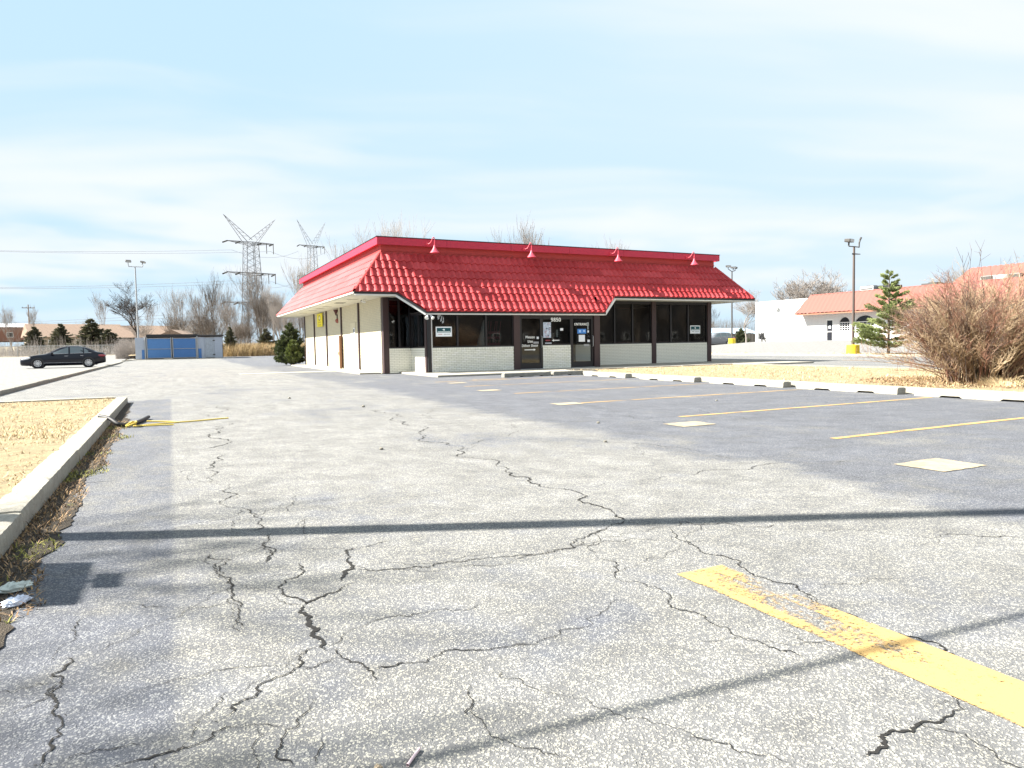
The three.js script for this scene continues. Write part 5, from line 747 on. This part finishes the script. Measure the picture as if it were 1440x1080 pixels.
// ---------------------------------------------------------------- cars
function car(name, label, pos, turn, o) {
  const t = thing(name, label, 'car', pos, turn), { L = 4.88, Wd = 1.86, paint, roof = 1.46, prof } = o; // x forward to the front, y up
  const paintM = new THREE.MeshPhysicalMaterial({ color: paint, roughness: 0.3, clearcoat: 0.4, clearcoatRoughness: 0.05, specularIntensity: 0.4, side: THREE.DoubleSide });
  // stations from the nose to the tail: [x, belt or bonnet height, roof height, half width, lower edge]
  const st = prof, P = [], ring = 11, idx = [];
  for (const [x, belt, top, hw, low] of st) {
    const cab = top > belt + 0.03, cr = hw * (cab ? 0.70 : 0.86), pts = [[0, low], [hw * 0.86, low], [hw * 0.97, low + 0.10], [hw, low + (belt - low) * 0.45], [hw * 0.985, low + (belt - low) * 0.75], [hw * 0.93, belt], [lerp(hw * 0.92, cr, 0.5), lerp(belt, top, 0.52)], [cr * 1.02, lerp(belt, top, 0.90)], [cr * 0.90, lerp(belt, top, 0.985)], [cr * 0.5, top + 0.004], [0, top + 0.012]];
    for (const [z, y] of pts) P.push(x, y, z);
  }
  for (let i = 0; i + 1 < st.length; i++) for (let k = 0; k + 1 < ring; k++) { const a = i * ring + k, b = a + 1, c = a + ring, d = c + 1; idx.push(a, b, c, b, d, c); }
  const half = new THREE.BufferGeometry(); half.setAttribute('position', new THREE.Float32BufferAttribute(P, 3)); half.setIndex(idx);
  const other = half.clone(), q = other.attributes.position; for (let i = 0; i < q.count; i++) q.setZ(i, -q.getZ(i)); other.setIndex(idx.map((_, i) => idx[i - (i % 3) + (2 - (i % 3))]));
  half.computeVertexNormals(); other.computeVertexNormals();
  const caps = []; for (const e of [0, st.length - 1]) { const s = new THREE.Shape(); for (let k = 0; k < ring; k++) { const z = P[(e * ring + k) * 3 + 2], y = P[(e * ring + k) * 3 + 1]; k ? s.lineTo(z, y) : s.moveTo(z, y); } for (let k = ring - 2; k > 0; k--) s.lineTo(-P[(e * ring + k) * 3 + 2], P[(e * ring + k) * 3 + 1]); caps.push(new THREE.ShapeGeometry(s).rotateY(Math.PI / 2).translate(st[e][0], 0, 0)); }
  const body = mesh('body', merged([half, other, ...caps]), paintM, t);
  const at = (x) => { let i = 0; while (i + 2 < st.length && st[i + 1][0] > x) i++; const a = st[i], b = st[i + 1], u = clamp((x - a[0]) / (b[0] - a[0]), 0, 1); return a.map((v, k) => lerp(v, b[k], u)); };
  const surf = (x, f) => { const [, belt, top, hw] = at(x), cr = hw * 0.70; return [lerp(belt, top, f), f < 0.52 ? lerp(hw * 0.93, lerp(hw * 0.92, cr, 0.5), f / 0.52) : lerp(lerp(hw * 0.92, cr, 0.5), cr * 1.02, (f - 0.52) / 0.38)]; };
  const glassM = new THREE.MeshPhysicalMaterial({ color: lin(0.10, 0.13, 0.14), roughness: 0.04, clearcoat: 1 }), trim = std(lin(0.55, 0.55, 0.56), 0.25, { metalness: 0.8 });
  for (const s of [-1, 1]) for (const [x0, x1, a0, a1] of o.windows) { const p = [], n = 10; for (let i = 0; i < n; i++) { const u0 = lerp(x0, x1, i / n), u1 = lerp(x0, x1, (i + 1) / n), f1 = (x) => lerp(a0, a1, (x - x0) / (x1 - x0)); const quad = [[u0, 0.07], [u1, 0.07], [u1, f1(u1)], [u0, 0.07], [u1, f1(u1)], [u0, f1(u0)]]; for (const [x, f] of quad) { const [y, z] = surf(x, Math.max(0.07, f)); p.push(x, y, s * (z + 0.008)); } } const g = new THREE.BufferGeometry(); g.setAttribute('position', new THREE.Float32BufferAttribute(p, 3)); g.computeVertexNormals(); mesh('side_window', g, glassM, t); }
  for (const [xa, xb] of o.screens) { const [, ba, ta, wa] = at(xa), [, bb, tb, wb] = at(xb), p = [V(xa, ta + 0.014, wa * 0.62), V(xa, ta + 0.014, -wa * 0.62), V(xb, tb + 0.016, -wb * 0.60), V(xb, tb + 0.016, wb * 0.60)]; const g = new THREE.BufferGeometry(); g.setAttribute('position', new THREE.Float32BufferAttribute([p[0], p[1], p[2], p[0], p[2], p[3]].flatMap((v) => [v.x, v.y, v.z]), 3)); g.computeVertexNormals(); mesh('windscreen', g, glassM, t); }
  for (const x of o.axles) for (const s of [-1, 1]) {
    const arch = mesh('wheel_arch', new THREE.CylinderGeometry(0.375, 0.375, 0.03, 28).rotateX(Math.PI / 2).translate(x, 0.345, s * (Wd / 2 - 0.012)), M.black, t); void arch;
    const w = mesh('wheel', new THREE.TorusGeometry(0.262, 0.072, 10, 30).scale(1, 1, 1.35), std(lin(0.02, 0.02, 0.022), 0.85), t, [x, 0.334, s * (Wd / 2 - 0.06)]);
    const sp = [new THREE.TorusGeometry(0.205, 0.018, 8, 28)]; for (let k = 0; k < 10; k++) sp.push(new THREE.BoxGeometry(0.19, 0.045, 0.02).translate(0.11, 0, 0).rotateZ((k / 10) * 6.283)); sp.push(new THREE.CylinderGeometry(0.045, 0.05, 0.03, 12).rotateX(Math.PI / 2)); mesh('rim', merged(sp.map((g) => { const c = clean(g); c.deleteAttribute('uv'); return c; })), std(lin(0.62, 0.63, 0.65), 0.3, { metalness: 0.7 }), w, [0, 0, s * 0.06]); mesh('brake_disc', new THREE.CylinderGeometry(0.2, 0.2, 0.02, 24).rotateX(Math.PI / 2), M.darkSteel, w, [0, 0, s * 0.02]);
  }
  for (const s of [-1, 1]) {
    const [xh, yh] = o.head, [xt, yt] = o.tail; mesh('headlight', new THREE.SphereGeometry(1, 16, 10).scale(0.30, 0.10, 0.10), new THREE.MeshPhysicalMaterial({ color: lin(0.75, 0.77, 0.8), roughness: 0.1, clearcoat: 1 }), t, [xh, yh, s * (Wd / 2 - 0.16)], [0, s * 0.35, -0.25]);
    mesh('tail_light', new THREE.SphereGeometry(1, 16, 10).scale(0.24, 0.085, 0.09), new THREE.MeshPhysicalMaterial({ color: lin(0.30, 0.02, 0.035), roughness: 0.12, clearcoat: 1 }), t, [xt, yt, s * (Wd / 2 - 0.12)], [0, -s * 0.2, 0.06]);
    mesh('mirror', rbox(-0.06, 0.10, -0.07, 0.07, -0.11, 0.11, 0.05), paintM, t, [o.mirror, at(o.mirror)[1] + 0.06, s * (Wd / 2 + 0.06)]);
    const strip = []; for (let i = 0; i < 8; i++) { const x0 = lerp(-1.25, 1.2, i / 8), x1 = lerp(-1.25, 1.2, (i + 1) / 8), a = at(x0), b = at(x1); strip.push(new Tubes().bar(V(x0, 0.36, s * (a[3] * 0.99 + 0.004)), V(x1, 0.36, s * (b[3] * 0.99 + 0.004)), 0.012, 0.012, 5).geometry()); } mesh('trim_strip', merged(strip), trim, t);
    for (const x of o.handles) mesh('door_handle', rbox(-0.1, 0.1, -0.015, 0.015, -0.02, 0.02, 0.01), trim, t, [x, at(x)[1] - 0.14, s * (at(x)[3] * 0.985 + 0.012)]);
    const line = []; for (const [a, b, f] of o.windows) { const n = 8; for (let i = 0; i < n; i++) { const u = lerp(a, b, i / n), w = lerp(a, b, (i + 1) / n), c = surf(u, 0.05), d = surf(w, 0.05); line.push(new Tubes().bar(V(u, c[0], s * (c[1] + 0.008)), V(w, d[0], s * (d[1] + 0.008)), 0.011, 0.011, 4).geometry()); } void f; } mesh('window_trim', merged(line), trim, t);
  }
  mesh('underbody', rbox(-L / 2 + 0.5, L / 2 - 0.5, 0.16, 0.4, -Wd / 2 + 0.12, Wd / 2 - 0.12, 0.05), M.black, t);
  mesh('grille', rbox(0, 0.03, 0.42, 0.66, -0.36, 0.36, 0.02), M.darkSteel, t, [L / 2 - 0.02, 0, 0]); void body; void roof; return t;
}
car('sedan', 'glossy black four door sedan parked on the pale lot', [-6.5, Hgt(-6.5, -56), -56], Math.PI + 0.06, { paint: lin(0.006, 0.007, 0.014), prof: [[2.44, 0.52, 0.53, 0.62, 0.26], [2.36, 0.64, 0.66, 0.78, 0.21], [2.1, 0.74, 0.77, 0.88, 0.19], [1.6, 0.84, 0.87, 0.925, 0.19], [1.05, 0.90, 0.95, 0.93, 0.19], [0.85, 0.93, 1.02, 0.93, 0.19], [0.45, 0.93, 1.25, 0.93, 0.19], [0.1, 0.935, 1.40, 0.93, 0.19], [-0.4, 0.94, 1.46, 0.93, 0.19], [-0.9, 0.95, 1.45, 0.93, 0.19], [-1.35, 0.965, 1.34, 0.925, 0.19], [-1.75, 0.985, 1.14, 0.915, 0.2], [-1.95, 0.995, 1.045, 0.905, 0.22], [-2.25, 0.97, 1.0, 0.86, 0.28], [-2.40, 0.86, 0.92, 0.80, 0.32], [-2.44, 0.6, 0.62, 0.74, 0.36]], windows: [[0.62, -0.28, 0.42, 0.90], [-0.38, -1.12, 0.90, 0.90], [-1.18, -1.62, 0.86, 0.30]], screens: [[0.80, 0.16], [-1.30, -1.78]], axles: [1.46, -1.42], head: [2.12, 0.66], tail: [-2.22, 0.80], mirror: 0.62, handles: [-0.15, -1.05] });
car('suv', 'grey sport utility car parked beside the yellow lamp base', [59.6, Hgt(59.6, -64.8), -64.8], Math.PI - 0.2, { L: 4.6, Wd: 1.88, paint: lin(0.16, 0.17, 0.19), prof: [[2.3, 0.62, 0.63, 0.66, 0.32], [2.2, 0.84, 0.86, 0.84, 0.26], [1.5, 1.0, 1.03, 0.93, 0.25], [0.95, 1.04, 1.10, 0.94, 0.25], [0.5, 1.06, 1.42, 0.94, 0.25], [0.1, 1.07, 1.64, 0.94, 0.25], [-0.8, 1.08, 1.70, 0.94, 0.25], [-1.6, 1.10, 1.66, 0.93, 0.26], [-2.05, 1.10, 1.40, 0.91, 0.3], [-2.28, 1.04, 1.08, 0.86, 0.34], [-2.32, 0.7, 0.72, 0.8, 0.38]], windows: [[0.55, -0.35, 0.5, 0.88], [-0.45, -1.2, 0.88, 0.88], [-1.3, -1.8, 0.86, 0.7]], screens: [[0.85, 0.2], [-1.75, -2.2]], axles: [1.4, -1.35], head: [2.02, 0.82], tail: [-2.2, 0.95], mirror: 0.6, handles: [-0.2, -1.1] });
// ---------------------------------------------------------------- the white neighbour
{
  const X = 60.2, G = 0.95, w = thing('white_building', 'long white painted building with orange tiled mansard and arched barred windows', 'building'), wm = std(lin(0.80, 0.80, 0.79), 0.85, { map: paintMap }), orange = std(lin(0.25, 0.084, 0.066), 0.8, { map: paintMap }), zr = -51.4;
  // front wall with real openings
  const ops = [[-49.35, -48.45, G, G + 2.15, 0], [-47.75, -46.55, G + 0.95, G + 1.75, 0.55], [-45.95, -43.9, G + 0.95, G + 1.75, 0.62], [-42.6, -40.6, G + 0.95, G + 1.75, 0.62], [-39.3, -37.3, G + 0.95, G + 1.75, 0.62], [-36, -34, G + 0.95, G + 1.75, 0.62], [-32.5, -30.5, G + 0.95, G + 1.75, 0.62], [-29, -27, G + 0.95, G + 1.75, 0.62]];
  const s = new THREE.Shape(); s.moveTo(-58.8, 0); s.lineTo(-14, 0); s.lineTo(-14, 4.0); s.lineTo(zr - 0.2, 4.0); s.lineTo(zr - 0.2, 5.42); s.lineTo(-58.8, 5.42); s.closePath();
  for (const [a, b, y0, y1, r] of ops) { const h = new THREE.Path(); h.moveTo(a, y0); h.lineTo(b, y0); h.lineTo(b, y1); if (r) { const c = (a + b) / 2, hw = (b - a) / 2; for (let k = 1; k < 10; k++) { const q = (k / 10) * Math.PI; h.lineTo(c + Math.cos(q) * hw, y1 + Math.sin(q) * r); } } h.lineTo(a, y1); h.closePath(); s.holes.push(h); }
  mesh('front_wall', metreUV(new THREE.ExtrudeGeometry(s, { depth: 0.3, bevelEnabled: false }).rotateY(-Math.PI / 2).translate(X + 0.3, 0, 0)), wm, w);
  mesh('end_wall', merged([box(X + 0.301, X + 24, 0, 5.42, -58.8, -58.5), box(X + 0.301, X + 24, 0, 5.2, -14.3, -14), box(X + 23.7, X + 24, 0, 5.3, -58.49, -14.31)]), wm, w); mesh('flat_roof', box(X + 0.301, X + 23.7, 5.0, 5.15, -58.49, -14.31), M.darkSteel, w);
  const grid = std(lin(0.72, 0.72, 0.72), 0.6), dark = std(lin(0.02, 0.022, 0.028), 0.12);
  ops.forEach(([a, b, y0, y1, r], i) => {
    if (!i) { const d = mesh('door', merged([box(X + 0.05, X + 0.12, y0, y1, a, a + 0.13), box(X + 0.05, X + 0.12, y0, y1, b - 0.13, b), box(X + 0.05, X + 0.12, y1 - 0.12, y1, a + 0.13, b - 0.13), box(X + 0.05, X + 0.12, y0 + 0.86, y0 + 0.94, a + 0.13, b - 0.13)]), M.white, w); mesh('pane', box(X + 0.08, X + 0.1, y0, y1 - 0.1, a + 0.12, b - 0.12), dark, d); mesh('notice', box(X + 0.07, X + 0.078, y0 + 1.2, y0 + 1.5, (a + b) / 2 - 0.12, (a + b) / 2 + 0.12), M.paper, d); return; }
    const c = (a + b) / 2, hw = (b - a) / 2, arc = new THREE.Shape(); arc.moveTo(a, y0); arc.lineTo(b, y0); arc.lineTo(b, y1); for (let k = 1; k < 12; k++) { const q = (k / 12) * Math.PI; arc.lineTo(c + Math.cos(q) * hw, y1 + Math.sin(q) * r); } arc.lineTo(a, y1); arc.closePath();
    const f = mesh('window', merged([rbox(X - 0.03, X + 0.02, y0 - 0.08, y0, a - 0.06, b + 0.06, 0.01), box(X + 0.04, X + 0.1, y1 - 0.03, y1 + 0.05, a, b), box(X + 0.04, X + 0.1, y0, y1, a, a + 0.06), box(X + 0.04, X + 0.1, y0, y1, b - 0.06, b)]), grid, w); mesh('pane', new THREE.ExtrudeGeometry(arc, { depth: 0.02, bevelEnabled: false }).rotateY(-Math.PI / 2).translate(X + 0.18, 0, 0), dark, f);
    const nx = b - a > 1.5 ? 5 : 4; for (let k = 1; k < nx; k++) mesh('bar', box(X + 0.06, X + 0.09, y0, y1, lerp(a, b, k / nx) - 0.018, lerp(a, b, k / nx) + 0.018), grid, f); for (let k = 1; k < 4; k++) mesh('bar', box(X + 0.05, X + 0.085, lerp(y0, y1, k / 4) - 0.018, lerp(y0, y1, k / 4) + 0.018, a + 0.06, b - 0.06), grid, f);
  });
  // pan tiles: ribs running down the slope
  const tiles = (x0, y0, x1, y1, za, zb, hip, pitch, part) => { const rows = 9, p = [], idx = [], n = Math.round((zb - za) / (pitch / 6)); const L = Math.hypot(x1 - x0, y1 - y0), nx = (y1 - y0) / L, ny = -(x1 - x0) / L, flip = ny < 0 ? -1 : 1; for (let r = 0; r <= rows; r++) { const t = r / rows; for (let i = 0; i <= n; i++) { const z = lerp(za - hip * t, zb, i / n), h = 0.13 * Math.sqrt(Math.abs(Math.sin((Math.PI * z) / pitch))); p.push(lerp(x0, x1, t) + flip * nx * h, lerp(y0, y1, t) + flip * ny * h, z); } } for (let r = 0; r < rows; r++) for (let i = 0; i < n; i++) { const a = r * (n + 1) + i, b = a + 1, c = a + n + 1, d = c + 1; idx.push(a, b, c, b, d, c); } const g = new THREE.BufferGeometry(); g.setAttribute('position', new THREE.Float32BufferAttribute(p, 3)); g.setIndex(idx); g.computeVertexNormals(); return mesh(part, g, orange, w); };
  tiles(X + 0.25, 5.66, X - 1.15, 3.74, zr, -14, 0.85, 0.5, 'tiled_mansard');
  mesh('mansard_cheek', (() => { const g = new THREE.BufferGeometry(); g.setAttribute('position', new THREE.Float32BufferAttribute([X + 0.25, 5.66, zr, X - 1.15, 3.74, zr - 0.85, X + 0.25, 3.74, zr - 0.85], 3)); g.computeVertexNormals(); return g; })(), orange, w);
  mesh('eave_board', merged([rbox(X - 1.2, X - 1.08, 3.60, 3.72, zr - 0.87, -14, 0.01), box(X - 1.1, X + 0.02, 3.66, 3.69, zr - 0.85, -14)]), std(lin(0.30, 0.13, 0.08), 0.8), w); mesh('ridge_cap', rbox(X + 0.12, X + 0.42, 5.62, 5.74, zr - 0.02, -14, 0.03), orange, w);
  // the taller roof behind
  const z2 = -41.0; tiles(70.3, 7.7, 68.6, 5.8, z2, -12, 1.3, 0.5, 'upper_tiled_roof'); mesh('upper_wall', merged([box(68.8, 82, 5.0, 5.9, z2 - 1.0, -12), box(70.4, 82, 5.9, 7.6, z2 + 0.1, -12)]), wm, w); mesh('upper_cheek', (() => { const g = new THREE.BufferGeometry(); g.setAttribute('position', new THREE.Float32BufferAttribute([70.3, 7.7, z2, 68.6, 5.8, z2 - 1.3, 80, 5.8, z2 - 1.3, 70.3, 7.7, z2, 80, 5.8, z2 - 1.3, 80, 7.7, z2], 3)); g.computeVertexNormals(); return g; })(), orange, w);
  const dm = mesh('dormer', merged([box(68.7, 69.8, 6.2, 6.75, -39.2, -35.8)]), std(lin(0.30, 0.28, 0.27), 0.8), w); for (const [a, b, m] of [[-39.1, -38.1, M.darkSteel], [-37.95, -36.9, M.galvanised], [-36.8, -35.9, M.darkSteel]]) mesh('dormer_window', box(68.65, 68.695, 6.27, 6.69, a, b), m, dm);
  for (const [z, a, b, m, label] of [[-46.6, 63.5, 1.15, M.galvanised, 'grey rooftop air unit on the white building, sunlit side'], [-45.0, 64.0, 1.15, M.black, 'black rooftop air unit behind the pine top'], [-40.9, 64.5, 1.0, M.darkSteel, 'dark rooftop air unit on the white building beside the pine']]) { const u = thing('air_unit', label, 'air conditioner', [a, 5.15, z]); mesh('casing', rbox(-0.8, 0.8, 0, b, -0.75, 0.75, 0.04), m, u); mesh('fan_guard', new THREE.CylinderGeometry(0.5, 0.5, 0.08, 20).translate(0, b + 0.04, 0), M.darkSteel, u); mesh('louvre', merged([0.25, 0.45, 0.65, 0.85].map((y) => box(-0.83, -0.801, y, y + 0.08, -0.6, 0.6))), M.darkSteel, u); }
  const l = thing('wall_light', 'small box light high on the blank part of the white wall', 'wall light', [X - 0.001, 4.55, -55.6]); mesh('housing', rbox(-0.32, 0, -0.12, 0.16, -0.25, 0.25, 0.03), M.galvanised, l); mesh('lens', rbox(-0.3, -0.02, -0.15, -0.121, -0.2, 0.2, 0.005), M.white, l);
  const mo = thing('hand_cart', 'dark two wheeled cart standing against the blank white wall', 'cart', [58.9, Hgt(58.9, -56.6), -56.6], 0.4); mesh('frame', new Tubes().path([V(-0.7, 0.9, 0), V(-0.5, 0.35, 0), V(0.6, 0.3, 0)], 0.05, 0.05, 6).geometry(), M.darkSteel, mo); mesh('load', crumple(5, 0.5, 0.3, 0.45), M.black, mo, [0, 0.35, 0]); for (const x of [-0.45, 0.5]) mesh('wheel', new THREE.TorusGeometry(0.22, 0.06, 8, 18), M.black, mo, [x, 0.28, 0.2]);
}
// ---------------------------------------------------------------- far buildings
function house(name, label, x, z, w, d, h, rise, turn, wallM, roofM, o = {}) {
  const y = Hgt(x, z) + (o.lift ?? 0), t = thing(name, label, o.cat ?? 'house', [x, y - 0.3, z], turn); mesh('wall', box(-w / 2, w / 2, 0, h, -d / 2, d / 2), wallM, t);
  const s = new THREE.Shape(); s.moveTo(-d / 2 - 0.5, h - 0.1); s.lineTo(d / 2 + 0.5, h - 0.1); s.lineTo(0, h + rise); s.closePath(); mesh('roof', metreUV(new THREE.ExtrudeGeometry(s, { depth: w + 1, bevelEnabled: false }).rotateY(Math.PI / 2).translate(-w / 2 - 0.5, 0, 0)), roofM, t);
  for (let k = 0; k < (o.windows ?? 3); k++) { const cx = lerp(-w / 2, w / 2, (k + 0.7) / ((o.windows ?? 3) + 0.4)), f = mesh('window', rbox(cx - 0.75, cx + 0.75, 1.1, 2.5, d / 2 + 0.002, d / 2 + 0.08, 0.02), M.white, t); mesh('pane', box(cx - 0.62, cx + 0.62, 1.22, 2.38, d / 2 + 0.081, d / 2 + 0.1), M.black, f); }
  return t;
}
const brownRoof = std(lin(0.30, 0.21, 0.155), 0.9, { map: dirtMap }), greyWall = std(lin(0.16, 0.16, 0.17), 0.9), tanWall = std(lin(0.42, 0.34, 0.26), 0.9), brickRed = std(lin(0.26, 0.13, 0.09), 0.9);
house('house', 'grey house with brown roof behind the tallest cedar', -6.5, -160, 15, 9, 3.0, 2.4, 0.35, greyWall, brownRoof); house('house', 'brown roofed house among the cedars beyond the fence', -17.5, -168, 16, 9, 3.2, 2.6, 0.3, tanWall, brownRoof);
house('warehouse', 'long low building with a white roof far beyond the fence', -66, -235, 60, 18, 4.0, 1.2, 0.2, brickRed, std(lin(0.62, 0.63, 0.66), 0.7), { windows: 9, cat: 'building', lift: 1.6 }); house('shed', 'low shed with a pale blue metal roof behind the board fence', 79.5, -84, 9, 5, 2.1, 0.9, 0.1, greyWall, std(lin(0.34, 0.43, 0.52), 0.5), { windows: 1, cat: 'shed' });
house('garden_shed', 'small shed with a pitched roof poking up behind the bin enclosure', 1.0, -92, 5, 4, 2.3, 1.1, 1.3, tanWall, brownRoof, { windows: 1, cat: 'shed' });
house('shop_row', 'long brick shop row across the road facing the restaurant', 75, 72, 190, 14, 9.5, 0.8, Math.PI, std(lin(0.05, 0.045, 0.045), 0.9), M.darkSteel, { windows: 30, cat: 'building' });
scene.traverse((o) => { if (o.isMesh) { o.castShadow = true; o.receiveShadow = true; } });
renderer.render(scene, camera);
